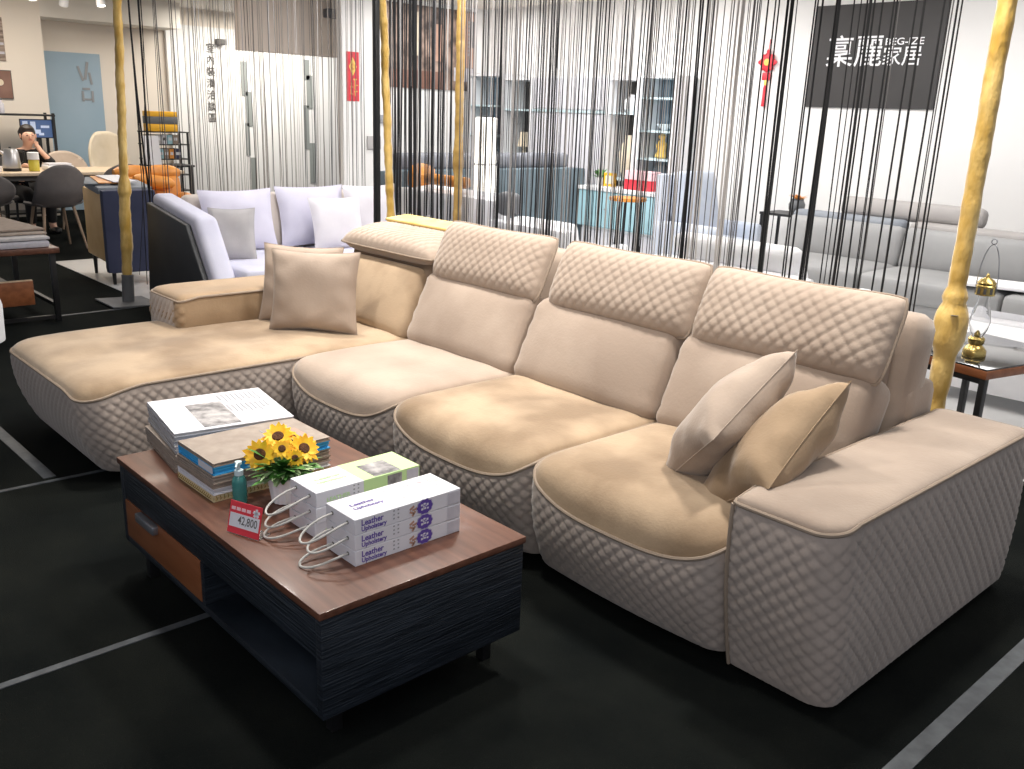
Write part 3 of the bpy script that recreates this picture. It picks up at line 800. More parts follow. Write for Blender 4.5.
for i,(a_,b_) in enumerate(((P1,P2),(P2,P3),(P3,PR))):
    tagit(obj('curtain_rail',tube([(a_[0],a_[1],2.52),(b_[0],b_[1],2.52)],.02,10),M['gold']),['gold curtain rail over the lavender sofa','short gold curtain rail by the poster','long gold curtain rail over the sectional sofa'][i],'rail')
#PART2
# ------------------------------------------------------------------ sofas and chairs around
def sofa_like(name,label,cat,loc,rz,w,d,m,n,seat_h=.42,back_h=.86,arm_w=.16,arm_h=.60,head=None,headm=None,legm=None,base_z=.12,mb=None,lean=-.2,arms=(1,1)):
    t=thing(name,label,cat,loc,rz); x0=-w/2; mb=mb or m
    obj('base',xf(rbox(w-.02,d-.06,.20,.03,(8,6,4)),T(0,.02,base_z+.10)),m,t)
    xs=x0+(arm_w if arms[0] else 0); xe=w/2-(arm_w if arms[1] else 0); sw=(xe-xs)/n
    for k in range(n):
        xm=xs+sw*(k+.5)
        obj('seat_cushion',xf(rbox(sw-.006,d-.20,.19,.05,(10,8,6),(0,.01,.015)),T(xm,-.08,seat_h-.09)),m,t)
        obj('back_cushion',xf(rbox(sw-.006,.20,back_h-seat_h+.06,.06,(10,6,8),(0,.03,0)),T(xm,d/2-.22,(seat_h+back_h)/2-.02)@R(lean,'X')),mb,t)
        if head: obj('headrest',xf(rbox(sw-.02,.13,head,.05,(10,6,6),(0,.015,0)),T(xm,d/2-.15,back_h+head/2-.03)@R(lean*.5,'X')),headm or m,t)
    obj('back_frame',xf(rbox(w-.02,.14,back_h-base_z-.04,.03,(8,4,8)),T(0,d/2-.075,(back_h+base_z)/2)),m,t)
    for sg,on in zip((-1,1),arms):
        if on: obj('armrest',xf(rbox(arm_w,d-.02,arm_h-base_z,.04,(6,8,8)),T(sg*(w/2-arm_w/2),0,(arm_h+base_z)/2)),m,t)
    for sx in (-1,1):
        for sy in (-1,1):
            obj('leg',lathe([(.014,.004),(.02,base_z+.01)],12,(sx*(w/2-.08),sy*(d/2-.10),0)),legm or M['black'],t)
    return t
# grey leather sofa along the back wall
g=sofa_like('leather_sofa','long pale grey leather sofa along the white wall under the black sign','sofa',(-2.84,7.46,0),0,3.5,1.02,M['greyl'],3,.43,.74,.20,.60,None,None,base_z=.08,arms=(0,1))
for k in range(3):
    xm=-1.75+(3.3/3)*(k+.5)
    hr=obj('headrest',xf(rbox(1.06,.16,.11,.05,(10,6,6)),T(xm,.33,.745)),M['greyb'] if k!=0 else M['bluegrey'],g)
sb=obj('raised_headrest',xf(rbox(1.25,.14,.17,.06,(12,6,6)),T(-.70,.42,.865)@R(-.2,'X')),M['greyb'],g)
obj('raised_headrest',xf(rbox(1.1,.14,.17,.06,(12,6,6)),T(.95,.42,.86)@R(-.2,'X')),M['greyb'],g)
tagit(obj('folded_cloth',xf(rbox(.62,.36,.03,.012,(8,6,4)),R(.25,'Z')),M['wfab'],loc=(-2.44,7.19,.472)),'white folded cloth lying on the seat of the grey leather sofa','cloth')
# white low seat in front of the grey sofa (partly behind the pole)
sofa_like('white_ottoman','white upholstered seat between the black cords and the dark glass side table','ottoman',(-1.95,5.75,0),.05,.85,.62,M['wfab'],1,.44,.46,.08,.40,base_z=.08)
# slate block at the right frame edge
t=thing('slate_sofa','dark slate grey sofa back at the right edge behind the grey leather sofa','sofa',(-1.85,8.27,0))
obj('back_frame',xf(rbox(1.0,.30,.95,.05,(8,6,8)),T(.1,.08,.60)),M['dgrey'],t)
obj('headrest',xf(rbox(.95,.14,.16,.05,(8,6,6)),T(.1,.06,1.12)),M['dgrey'],t)
obj('foot',lathe([(.03,.004),(.03,.13)],10,(-.3,.08,0)),M['black'],t); obj('foot',lathe([(.03,.004),(.03,.13)],10,(.5,.08,0)),M['black'],t)
# teal sofa seen from behind
tl=sofa_like('teal_sofa','dark teal sofa seen from behind with rolled grey headrests','sofa',(-7.86,6.55,0),-PI/2,2.82,.92,M['teal'],3,.42,1.0,.20,.66,.17,M['tealh'],base_z=.14)
# white sofa behind the dense cords
sofa_like('white_sofa','white sofa seen from behind through the dense black cords','sofa',(-6.62,5.63,0),PI,1.45,.84,M['wfab'],2,.42,.86,.14,.60,base_z=.10)
sofa_like('white_armchair','low white armchair back seen just above the leftmost upright quilted headrest','chair',(-5.35,5.45,0),PI,.95,.80,M['wfab'],1,.40,.72,.12,.55,base_z=.10)
sofa_like('white_recliner','white recliner with plump ribbed headrest seen beyond the gap between the two rightmost quilted headrests','chair',(-3.17,5.07,0),PI,1.14,.92,M['wfab'],1,.42,.74,.12,.58,.16,M['wfab'],base_z=.10)
sofa_like('pale_blue_armchair','pale blue armchair with tall back standing before the white wall','chair',(-5.50,7.72,0),PI/2,.80,.80,M['ltblue'],1,.43,1.05,.10,.58,base_z=.12,legm=M['legw'])
# orange bolsters on the white sofa
def bolster(label,c,ax,L,r,m):
    o=obj('leather_bolster',xf(lathe([(.01,-L/2),(r*.7,-L/2+.005),(r*.97,-L/2+.03),(r,0),(r*.97,L/2-.03),(r*.7,L/2-.005),(.01,L/2)],24),frame(c,Vector(ax).orthogonal(),Vector(ax).cross(Vector(ax).orthogonal()))),m)
    return tagit(o,label,'cushion')
bolster('round orange leather bolster standing on the back of the white sofa',(-7.19,5.42,.93),(.3,-.2,1),.22,.13,M['orange'])
bolster('long orange leather bolster lying along the top of the white sofa back',(-6.62,5.28,.945),(1,0,0),.62,.05,M['orange'])
tagit(obj('handbag',rbox(.22,.16,.20,.07,(8,8,8)),M['dgrey'],loc=(-5.75,5.25,.82)),'small dark grey rounded bag on the white armchair back','bag')
# floor lamp
fl_=thing('floor_lamp','tall glowing white paper column lamp behind the white sofa','lamp',(-7.16,6.20,.0))
obj('lamp_base',box(-.12,.12,-.12,.12,.004,.03,.004),M['white'],fl_)
for a,b in ((.03,.55),(.555,1.045),(1.05,1.50)): obj('lamp_shade',lathe([(.10,a),(.112,a+.01),(.112,b-.01),(.10,b)],28),M['lampw'],fl_)
obj('lamp_ring',lathe([(.108,1.043),(.114,1.044),(.114,1.052),(.108,1.053)],28),M['lightink'],fl_)

# lavender corner sofa
ls=thing('lavender_sofa','pale lavender sofa with charcoal outer side behind the beige chaise','sofa',(-6.75,3.9,0))
LO=Vector((-6.75,3.9,0))
def lso(name,bm,m,parent=None): return obj(name,xf(bm,T(*(-LO))),m,parent or ls)
# arm: outer charcoal shell sloping down to the front, lavender inner pad
def prism_y(prof,y0,y1,bev=.015):
    bm=BM(); a=[bm.verts.new((x,y0,z)) for x,z in prof]; b=[bm.verts.new((x,y1,z)) for x,z in prof]; n=len(prof)
    bm.faces.new(a[::-1]); bm.faces.new(b)
    for i in range(n): bm.faces.new((a[i],a[(i+1)%n],b[(i+1)%n],b[i]))
    bmesh.ops.recalc_face_normals(bm,faces=bm.faces)
    bmesh.ops.bevel(bm,geom=list(bm.edges),offset=bev,segments=4,affect='EDGES',profile=.5,clamp_overlap=True); return bm
lso('armrest',prism_y([(-7.18,.10),(-6.02,.10),(-6.43,.70),(-7.10,.80)],2.745,2.79,.010),M['charcoal'])
lso('arm_pad',prism_y([(-7.14,.30),(-5.95,.14),(-6.36,.76),(-7.12,.87)],2.792,2.965,.045),M['lav'])
lso('back_shell',box(-7.19,-7.08,2.85,4.90,.10,.72,.02),M['charcoal'])
lso('base',box(-7.08,-5.95,2.86,4.90,.10,.24,.02),M['charcoal'])
for k in range(2):
    y0_=2.97+k*.965
    lso('seat_cushion',xf(rbox(.98,.955,.19,.05,(8,10,6),(0,0,.015)),T(-6.47,y0_+.48,.325)),M['lav'])
    lso('back_cushion',xf(rbox(.18,.95,.48,.06,(6,10,8),(.02,0,0)),T(-6.97,y0_+.48,.62)@R(-.14,'Y')),M['linen'])
for x,y in ((-7.13,2.80),(-6.05,2.80),(-7.13,4.84),(-6.05,4.84)): lso('leg',lathe([(.012,0),(.018,.11)],10,(x,y,0)),M['black'])
def lp(label,y0,y1,x,zb,h,m,lean,seed,yaw=0,t=.15):
    d=Vector((math.sin(yaw),math.cos(yaw),0)); nn=d.cross(Vector((0,0,1)))
    up=Vector((0,0,math.cos(lean)))-nn*math.sin(lean)
    return pillow('throw_pillow',label,frame(Vector((x,(y0+y1)/2,zb))+up*h/2,d,up),y1-y0,h,t,m,seed=seed,n=16)
lp('large lavender pillow at the left end of the lavender sofa',3.04,3.66,-6.76,.425,.49,M['lavp'],.22,21)
lp('small grey pillow tilted against the lavender sofa arm',2.93,3.27,-6.42,.42,.40,M['greyp'],.35,22,.45,.11)
lp('pale lavender pillow standing behind a smaller white one on the lavender sofa',3.70,4.34,-6.78,.425,.50,M['lavp'],.22,23)
lp('small white lavender pillow in front of a larger one on the lavender sofa',3.86,4.34,-6.52,.425,.43,M['whitep'],.28,24,.05,.14)
lp('white pillow at the far right end of the lavender sofa beside the black post',4.30,4.84,-6.72,.425,.50,M['whitep'],.2,25)

# ------------------------------------------------------------------ right: side table and lantern
st=thing('side_table','dark glass-topped side table with red wood edge and black metal legs','table',(-1.674,4.735,0.004),-.24)
obj('glass_top',box(-.30,.27,-.33,.38,.492,.500,.002),M['dglass'],st)
obj('top_frame',box(-.305,.275,-.335,.385,.452,.491,.003),M['redwood'],st)
for sx in (-.285,.255):
    for sy in (-.315,.365): obj('leg',box(sx-.015,sx+.015,sy-.015,sy+.015,0,.452,.002),M['black'],st)
for sx in (-.285,.255): obj('foot_rail',box(sx-.014,sx+.014,-.30,.35,.0,.022,.002),M['black'],st)
obj('apron',box(-.285,.255,-.33,-.30,.425,.452,.002),M['black'],st); obj('apron',box(-.285,.255,.35,.38,.425,.452,.002),M['black'],st)
ln=thing('oil_lantern','brass oil lantern with glass chimney on the dark glass side table','lantern',(-1.635,4.56,.5045))
obj('font',lathe([(.050,0),(.054,.006),(.052,.035),(.040,.05),(.030,.06),(.036,.07),(.038,.09),(.030,.10)],28),M['brass'],ln)
obj('chimney',lathe([(.024,.10),(.040,.135),(.048,.175),(.040,.225),(.028,.26),(.026,.30),(.024,.30),(.026,.255),(.037,.22),(.045,.175),(.037,.138),(.022,.102)],28),M['glass'],ln)
cp_=obj('cap',lathe([(.030,.30),(.045,.302),(.045,.345),(.040,.35),(.042,.36),(.030,.375),(.010,.385),(.006,.40),(.002,.405)],28),M['brass'],ln)
bm=BM()
for k in range(10):
    a=2*PI*k/10; addbox(bm,.043,.046,-.006,.006,.310,.338,mx=R(a,'Z'))
obj('vent_slot',bm,M['ink'],cp_)
ln['label']=ln['label']
obj('burner',lathe([(.012,.10),(.014,.115),(.004,.13)],12),M['brass'],ln)
obj('handle',tube([(.047*math.cos(a)*(1 if abs(math.cos(a))<.95 else 1.0),.0,.33+.21*math.sin(a)) for a in [PI*k/20 for k in range(21)]],.0025,6),M['greymetal'],ln)
obj('finial_ring',tube([(.0+.012*math.cos(2*PI*k/14),0,.553+.012*math.sin(2*PI*k/14)) for k in range(14)],.0025,6,True),M['greymetal'],ln)

# ------------------------------------------------------------------ the back wall: sign, knot, display cabinets
sg=thing('shop_sign','square black sign with white Chinese and Latin lettering on the right white wall','sign',(-4.445,8.588,2.17))
obj('sign_board',box(-.64,.64,-.012,.012,-.455,.475,.003),M['sign'],sg,False)
def st_(s,size,x,z,width,bold=.003): return xf(text_bm(s,size,bold,1,width),frame((x,-.0135,z),(1,0,0),(0,0,1)))
obj('sign_lettering',st_('稟麗',.30,-.185,.035,.56,.0015),M['white'],sg,False)
obj('sign_lettering',st_('家居',.185,.285,-.005,.36,.001),M['white'],sg,False)
obj('sign_lettering',st_('BEG-IZE',.085,.290,.130,.36,.001),M['white'],sg,False)
kn=thing('chinese_knot','red Chinese knot ornament with tassel hanging on the white wall left of the black sign','ornament',(-5.56,8.575,2.02))
kb=BM()
addbox(kb,-.075,.075,-.012,.010,.045,.195,.02,2,mx=T(0,0,.12)@R(PI/4,'Y')@T(0,0,-.12))
obj('knot_body',kb,M['red'],kn)
bm=BM()
for (x,z) in ((-.09,.12),(.09,.12),(0,.225),(-.055,.18),(.055,.18),(-.055,.06),(.055,.06)): addlathe(bm,[(.006,-.008),(.019,-.006),(.019,.006),(.006,.008)],12,(x,-.002,z),R(PI/2,'X').to_3x3())
obj('knot_loops',bm,M['red'],kn)
obj('gold_medallion',xf(lathe([(.004,-.004),(.034,-.003),(.034,.004),(.004,.005)],18),T(0,-.014,.12)@R(PI/2,'X')),M['goldink'],kn)
obj('lower_charm',box(-.045,.045,-.012,.010,-.055,.020,.008),M['red'],kn)
obj('tassel_cap',box(-.014,.014,-.010,.010,-.105,-.05,.004),M['goldink'],kn)
obj('tassel',lathe([(.010,-.10),(.018,-.13),(.019,-.24),(.024,-.31),(.006,-.312)],14),M['red'],kn)
obj('hanging_cord',tube([(0,0,.24),(0,.01,.34)],.004,6),M['red'],kn)
# shelving
def cabinet(label,x0,x1,z0,z1,m,shelves,dy=.38,frame_m=None,name='display_cabinet'):
    fm=frame_m or M['white']; t=thing(name,label,'cabinet',((x0+x1)/2,8.585-dy/2,z0)); w=(x1-x0)/2; h=z1-z0; d=dy/2
    obj('back_panel',box(-w,w,d-.02,d,0,h),m,t,False)
    for sx in (-1,1): obj('side_panel',box(sx*w-.015,sx*w+.015,-d,d-.02,0,h),fm,t,False)
    obj('top_panel',box(-w+.015,w-.015,-d,d-.02,h-.03,h),fm,t,False); obj('bottom_panel',box(-w+.015,w-.015,-d,d-.02,0,.03),fm,t,False)
    for zz in shelves: obj('shelf',box(-w+.015,w-.015,-d+.01,d-.02,zz-z0,zz-z0+.022),M['ltteal'],t,False)
    return t
cabinet('tall blue-tinted glass display cabinet at the far left of the back wall',-9.86,-9.20,.004,2.03,M['cabblue'],(.5,.9,1.25,1.62))
cabinet('dark-backed display cabinet left of the white panelled cupboard',-9.15,-8.66,.004,1.98,M['cabdark'],(.6,1.0,1.58))
cabinet('dark-backed display cabinet right of the white panelled cupboard',-7.37,-6.95,.004,1.98,M['cabdark'],(.85,1.58))
cabinet('narrow blue-tinted glass display cabinet beside the bare white wall',-6.90,-6.42,.004,2.0,M['cabblue'],(.80,1.1,1.4,1.75))
wc=thing('white_cupboard','wide white panelled cupboard between two dark display cabinets','cabinet',(-8.01,8.40,.004))
obj('carcass',box(-.62,.61,-.16,.18,0,1.99,.003),M['white'],wc,False)
for k in range(3):
    xk=-.61+k*.407; dd=obj('cupboard_door',box(xk+.004,xk+.400,-.178,-.161,.06,1.56,.003),M['paper'],wc,False)
    obj('upper_door',box(xk+.004,xk+.400,-.178,-.161,1.62,1.97,.003),M['paper'],wc,False)
    obj('door_knob',lathe([(.008,0),(.010,.02),(.002,.022)],10),M['greymetal'],dd,loc=(xk+.36,-.178,.85),rot=(PI/2,0,0))
obj('shelf_edge',box(-.62,.61,-.185,-.161,1.578,1.605),M['ltteal'],wc,False)
def shelf_item(name,label,cat,prof,loc,m): return tagit(obj(name,lathe(prof,18),m,loc=loc),label,cat)
shelf_item('table_lamp_shade','small white lamp on the shelf of the left dark display cabinet','lamp',[(.05,0),(.055,.01),(.02,.03),(.02,.12),(.09,.12),(.06,.30),(.01,.30)],(-8.90,8.36,1.024),M['cream'])
shelf_item('porcelain_jar','white porcelain jar on the shelf of the right dark display cabinet','jar',[(.05,0),(.085,.05),(.09,.12),(.05,.17),(.055,.19),(.01,.20)],(-7.16,8.38,1.604),M['white'])
shelf_item('beige_vase','tall beige vase in the right dark display cabinet','vase',[(.05,0),(.09,.1),(.11,.28),(.06,.42),(.05,.48),(.01,.48)],(-7.16,8.38,.875),M['cream'])
shelf_item('blue_vase','dark blue vase on the lower shelf of the far left glass cabinet','vase',[(.05,0),(.08,.06),(.09,.14),(.05,.22),(.01,.22)],(-9.40,8.36,1.274),M['navy'])
shelf_item('white_bowl','white bowl on a middle shelf of the narrow blue-tinted cabinet','bowl',[(.03,0),(.04,.01),(.10,.07),(.095,.07),(.01,.02)],(-6.66,8.38,1.424),M['white'])
shelf_item('gold_figurine','yellow gold figurine on a shelf of the narrow blue-tinted cabinet','figurine',[(.05,0),(.07,.02),(.05,.08),(.065,.14),(.03,.20),(.045,.24),(.01,.27)],(-6.68,8.38,1.124),M['goldink'])
shelf_item('teal_jar','teal jar on the low shelf of the narrow blue-tinted cabinet','jar',[(.06,0),(.09,.04),(.09,.18),(.06,.22),(.01,.23)],(-6.66,8.38,.825),M['teal'])
# teal sideboard
sbd=thing('sideboard','pale teal sideboard with white top and white base near the back wall','cabinet',(-6.68,8.0,.004))
obj('top',box(-.72,.72,-.20,.16,.745,.785,.004),M['white'],sbd,False)
obj('carcass',box(-.70,.70,-.18,.15,.34,.744,.004),M['tcab'],sbd,False)
for k in range(3): 
    dd=obj('sideboard_door',box(-.695+k*.465,-.237+k*.465,-.192,-.181,.35,.735,.003),M['tcab'],sbd,False); obj('door_knob',lathe([(.006,0),(.009,.018),(.002,.02)],10),M['greymetal'],dd,loc=(-.27+k*.465,-.192,.55),rot=(PI/2,0,0))
obj('plinth',box(-.66,.66,-.14,.14,0,.339,.004),M['white'],sbd,False)
for k in range(2): obj('drawer',box(-.655+k*.66,-.005+k*.66,-.152,-.141,.03,.31,.003),M['paper'],sbd,False)
pb2=thing('gift_box','pink and red box standing on the teal sideboard','box',(-6.60,7.98,.7895))
obj('box_base',box(-.19,.19,-.08,.08,0,.11,.004),M['red'],pb2,False); obj('box_lid',box(-.195,.195,-.085,.085,.111,.205,.004),M['pink'],pb2,False)
yf=thing('picture_frame','small yellow framed picture on the left of the teal sideboard','picture',(-7.10,8.02,.7895))
obj('frame',box(-.085,.085,-.01,.012,0,.15,.003),M['yellow'],yf,False); obj('print',box(-.055,.055,-.013,-.0101,.03,.12),M['cream'],yf,False)
pl=thing('potted_plant','small green potted plant at the left end of the teal sideboard','plant',(-7.28,8.05,.7895))
obj('pot',lathe([(.045,0),(.055,.09),(.05,.09),(.01,.08)],16),M['white'],pl)
bm=BM()
for k in range(26):
    a=random.uniform(0,2*PI); leafbm(bm,(0,0,.08),(math.cos(a),math.sin(a),random.uniform(.2,1.6)),random.uniform(.09,.17),.018,.02)
obj('foliage',bm,M['leaf'],pl)
it=thing('stool_table','small round orange wood table with black legs before the teal sideboard','table',(-6.20,7.30,.004))
obj('table_top',lathe([(.17,.73),(.19,.735),(.19,.765),(.01,.766)],28),M['orange'],it)
for a in (.4,2.5,4.6): obj('leg',tube([(.10*math.cos(a),.10*math.sin(a),.73),(.17*math.cos(a),.17*math.sin(a),0)],.014,8),M['black'],it)
vt=thing('console_table','small black console table at the left end of the grey leather sofa','table',(-5.00,8.28,.004))
obj('table_top',box(-.16,.24,-.18,.18,.67,.695,.003),M['black'],vt,False)
for sx in (-.14,.22):
    for sy in (-.16,.16): obj('leg',box(sx-.012,sx+.012,sy-.012,sy+.012,0,.67),M['black'],vt,False)
fv=thing('flower_vase','round grey vase of orange flowers on the black console table','vase',(-4.86,8.28,.700))
obj('vase_body',lathe([(.05,0),(.075,.04),(.08,.09),(.06,.13),(.065,.14),(.01,.13)],20),M['dgrey'],fv)
bm=BM()
for k in range(24):
    a=random.uniform(0,2*PI); r=random.uniform(0,.07); leafbm(bm,(r*math.cos(a),r*math.sin(a),.13+random.uniform(0,.03)),(math.cos(a),math.sin(a),.8),.05,.014,.01)
obj('flowers',bm,M['orange'],fv)
# posters, red card and switch boxes on the inner wall
po=thing('photo_poster','large dark brown interior photo poster on the wall behind the dense cords','poster',(-9.99,7.67,2.31))
obj('poster_sheet',box(-.004,.006,-.73,.73,-.50,.50),M['photo'],po,False)
obj('pale_window',box(.0062,.008,-.32,-.20,-.1,.42),M['cream'],po,False); obj('pale_window',box(.0062,.008,.02,.16,-.15,.30),M['photo4'],po,False)
obj('dark_band',box(.0062,.008,-.73,.20,-.50,-.28),M['photo3'],po,False)
obj('pink_margin',box(.0062,.008,.50,.73,-.2,.48),M['photo4'],po,False)
obj('dark_mark',box(.0082,.010,.66,.72,.05,.38),M['ink'],po,False); obj('white_margin',box(.0062,.008,.38,.73,-.38,-.21),M['swl'],po,False)
bm=BM()
for k in range(9): addbox(bm,.0082,.010,.60,.63,-.05+k*.05,-.02+k*.05)
obj('margin_text',bm,M['swg'],po,False)
rc=thing('red_card','vertical red card with gold diamond and gold characters on the white wall','card',(-9.997,6.485,1.905))
obj('card_sheet',box(-.003,.004,-.088,.088,-.285,.285),M['red'],rc,False)
bm=BM(); vs=[bm.verts.new((.005,y,z+.115)) for y,z in ((-.055,0),(0,-.11),(.055,0),(0,.11))]; bm.faces.new(vs); obj('gold_diamond',bm,M['goldink'],rc,False)
obj('diamond_disc',xf(lathe([(.003,0),(.036,.0005),(.036,.002),(.003,.0025)],20),T(.005,0,.115)@R(PI/2,'Y')),M['orange'],rc,False)
def tx(s,size,y,z,width=None,b=.001): return xf(text_bm(s,size,b,1,width),frame((.0055,y,z),(0,1,0),(0,0,1)))
obj('card_lettering',xf(text_bm('福',.05,.001),frame((.0082,0,.115),(0,1,0),(0,0,1))),M['goldink'],rc,False)
bm=BM()
for (y,z,w,h) in ((.03,-.03,.05,.012),(.03,-.06,.012,.06),(.045,-.10,.05,.010),(.03,-.13,.012,.05),(.04,-.17,.05,.012),(.03,-.20,.012,.05),(-.025,-.09,.010,.06),(-.02,-.12,.04,.010),(-.03,-.17,.010,.06),(-.02,-.20,.035,.010)):
    addbox(bm,.0045,.0055,y-w/2,y+w/2,z-h/2,z+h/2)
obj('gold_strokes',bm,M['goldink'],rc,False)
tagit(obj('switch_box',box(-.012,.012,-.06,.06,-.05,.05,.004),M['lightink'],loc=(-9.986,6.92,1.42)),'grey switch box on the white wall left of the gold pole, upper one','switch')
tagit(obj('switch_box',box(-.012,.012,-.10,.10,-.08,.08,.004),M['greyp'],loc=(-9.986,6.78,1.13)),'pale square wall box below the red card','switch')
# vertical lettering on the consultation panel
lt=thing('wall_lettering','vertical column of grey Chinese characters on the lit white panel','lettering',(-13.925,6.50,1.80))
for k,ch in enumerate('室內裝潢洽談區'):
    obj('character',xf(text_bm(ch,.145,.0015),frame((.003,.015-.004*k,.515-k*.168),(0,1,0),(0,0,1))),M['ink'],lt,False)
tagit(obj('wall_camera',box(-.02,.10,-.07,.07,-.04,.04,.01),M['ink'],loc=(-13.90,6.66,2.42)),'small dark spotlight above the vertical lettering','lamp')
# projector box under the bulkhead
pj=thing('ceiling_device','dark grey box fixed to the beige bulkhead','device',(-10.43,6.52,2.64))
obj('housing',box(-.065,.06,-.13,.13,-.05,.05,.008),M['dgrey'],pj); obj('lens',lathe([(.01,0),(.03,.001),(.03,.02),(.01,.022)],14),M['ink'],pj,loc=(.06,.06,0),rot=(0,PI/2,0))
# ------------------------------------------------------------------ left: dining set, person, racks
dt_=thing('dining_table','long pale wood dining table with dark legs in the left background','table',(-11.33,3.45,0))
obj('table_top',box(-.42,.42,-1.35,1.25,.715,.75,.006),M['oak'],dt_)
obj('apron',box(-.34,.34,-1.2,1.15,.66,.714),M['ink'],dt_,False)
for sx in (-.34,.34):
    for sy in (-1.15,1.08): obj('leg',tube([(sx,sy,.65),(sx*1.05,sy*1.02,0)],.035,8),M['legw'],dt_)
def shell_chair(name,label,loc,rz,m,bh=.88,w=.50,legm=None):
    t=thing(name,label,'chair',loc,rz)   # local: faces -y, back towards +y
    def f(s,tt):
        u=2*s-1
        if tt<.45:      # seat
            q=tt/.45; return Vector((u*w/2*(.92+.08*q)*(1-.12*(1-q)**3*abs(u)), -.25+.43*q, .45+.035*u*u+.02*(1-q)*-1+.0))
        q=(tt-.45)/.55; a=q
        wd=w/2*(1.0+.02*math.sin(PI*q)-.26*q**5)
        top=bh-.09*(abs(u)**3)*q
        z=.45+.035*u*u*(1-q)+(top-.45)*q
        return Vector((u*wd, .18+.09*math.sin(min(1,q*2.2)*PI/2)+.06*q-.10*u*u*(1-.3*q), z))
    bm=rgrid(18,24,f); bmesh.ops.recalc_face_normals(bm,faces=bm.faces)
    o=obj('seat_shell',bm,m,t); md=o.modifiers.new('thick','SOLIDIFY'); md.thickness=.035; md.offset=0
    for sx in (-1,1):
        for sy in (-1,1): obj('leg',tube([(sx*.15,sy*.13,.44),(sx*.22,sy*.21+.01,0)],[.018,.011],8),legm or M['legw'],t)
    return t
shell_chair('dining_chair','dark grey shell dining chair with wooden legs, its back toward us',(-10.45,3.06,0),-PI/2+.1,M['chairg'])
shell_chair('dining_chair','dark grey shell dining chair half hidden behind the left gold pole',(-10.50,3.80,0),-PI/2-.15,M['chairg'])
shell_chair('dining_chair','beige shell dining chair on the far side of the pale table',(-12.12,3.80,0),PI/2,M['chairb'],.90,.54)
shell_chair('dining_chair','tall cream chair at the far corner of the pale table',(-12.2,4.42,0),PI/2+.2,M['cream'],1.14,.54)
shell_chair('dining_chair','dark grey fabric armchair at the far left frame edge by the pale table',(-10.62,2.36,0),-PI/2+.2,M['chairg'],.78,.62)
# kettle, jar, tray
kt=thing('electric_kettle','brushed steel electric kettle with black base on the dining table','kettle',(-11.2,2.90,.7505))
obj('kettle_base',lathe([(.085,0),(.09,.004),(.09,.03),(.07,.032)],24),M['black'],kt)
obj('kettle_body',lathe([(.088,.033),(.092,.06),(.075,.21),(.06,.235),(.01,.238)],24),M['steel'],kt)
obj('kettle_handle',tube([(0,.07,.22),(0,.13,.20),(0,.13,.10),(0,.09,.07)],.011,8),M['black'],kt)
obj('spout',tube([(0,-.07,.18),(0,-.11,.215)],[.022,.014],10),M['steel'],kt); obj('lid_knob',lathe([(.012,.238),(.016,.25),(.004,.262)],12),M['black'],kt)
jr=thing('drink_jar','yellow drink jar with white lid on the dining table','jar',(-11.12,3.10,.7505))
obj('jar_body',lathe([(.048,0),(.055,.006),(.055,.11),(.045,.125)],20),M['yellowg'],jr); obj('jar_lid',lathe([(.05,.1255),(.058,.127),(.058,.20),(.05,.203)],20),M['white'],jr)
tr=thing('paper_tray','white paper tray with papers on the dining table','tray',(-11.3,3.40,.7505))
obj('tray_body',box(-.11,.11,-.14,.14,0,.05,.008),M['white'],tr); obj('papers',box(-.09,.09,-.12,.12,.0505,.075),M['paper'],tr,False)
cu=thing('tea_cup','small white cup on the dining table at the left frame edge','cup',(-11.1,2.74,.7505))
obj('cup_body',lathe([(.025,0),(.042,.06),(.038,.06),(.02,.006)],18),M['white'],cu); obj('tea',lathe([(.002,.05),(.036,.05),(.036,.052),(.002,.053)],16),M['orange'],cu)
# person at the table, resting her cheek on her hand
def skinmesh(name,verts,edges,rad,m,parent=None,lv=2,root=0):
    me=bpy.data.meshes.new(name); me.from_pydata([Vector(v) for v in verts],edges,[]); me.materials.append(m)
    o=bpy.data.objects.new(name,me); C.objects.link(o)
    if parent: o.parent=parent
    sk=o.modifiers.new('skin','SKIN'); ss=o.modifiers.new('sub','SUBSURF'); ss.levels=lv; ss.render_levels=lv
    for i,r in enumerate(rad):
        me.skin_vertices[0].data[i].radius=(r,r) if not isinstance(r,tuple) else r
        me.skin_vertices[0].data[i].use_root=(i==root)
    sk.use_smooth_shade=True
    dg=bpy.context.evaluated_depsgraph_get(); dg.update()
    nm=bpy.data.meshes.new_from_object(o.evaluated_get(dg)); o.modifiers.clear(); o.data=nm
    nm.materials.clear(); nm.materials.append(m)
    for p in nm.polygons: p.use_smooth=True
    return o
# local: she faces +x (towards us), y to the picture's right; origin on the floor under the seat
pv=[(0,0,.50),(.0,0,.62),(.03,0,.78),(.07,0,.93),(.10,0,1.01),(.13,.005,1.06),      # pelvis..neck 0-5
    (.155,.01,1.105),(.165,.012,1.165),(.15,.012,1.215),                               # head 6-8
    (.07,-.155,.94),(.16,-.22,.83),(.37,-.13,.825),                                   # left of picture arm 9-11
    (.07,.155,.94),(.25,.24,.83),(.245,.13,.965),                                     # arm bent up to the cheek 12-14
    (.06,-.09,.48),(.42,-.11,.47),(.40,-.12,.08),(.50,-.13,.04),
    (.06,.09,.48),(.42,.11,.47),(.40,.12,.08),(.50,.13,.04),
    (.225,.085,1.035),(.43,-.09,.825)]
pe=[(0,1),(1,2),(2,3),(3,4),(4,5),(5,6),(6,7),(7,8),(3,9),(9,10),(10,11),(3,12),(12,13),(13,14),(0,15),(15,16),(16,17),(17,18),(0,19),(19,20),(20,21),(21,22),(14,23),(11,24)]
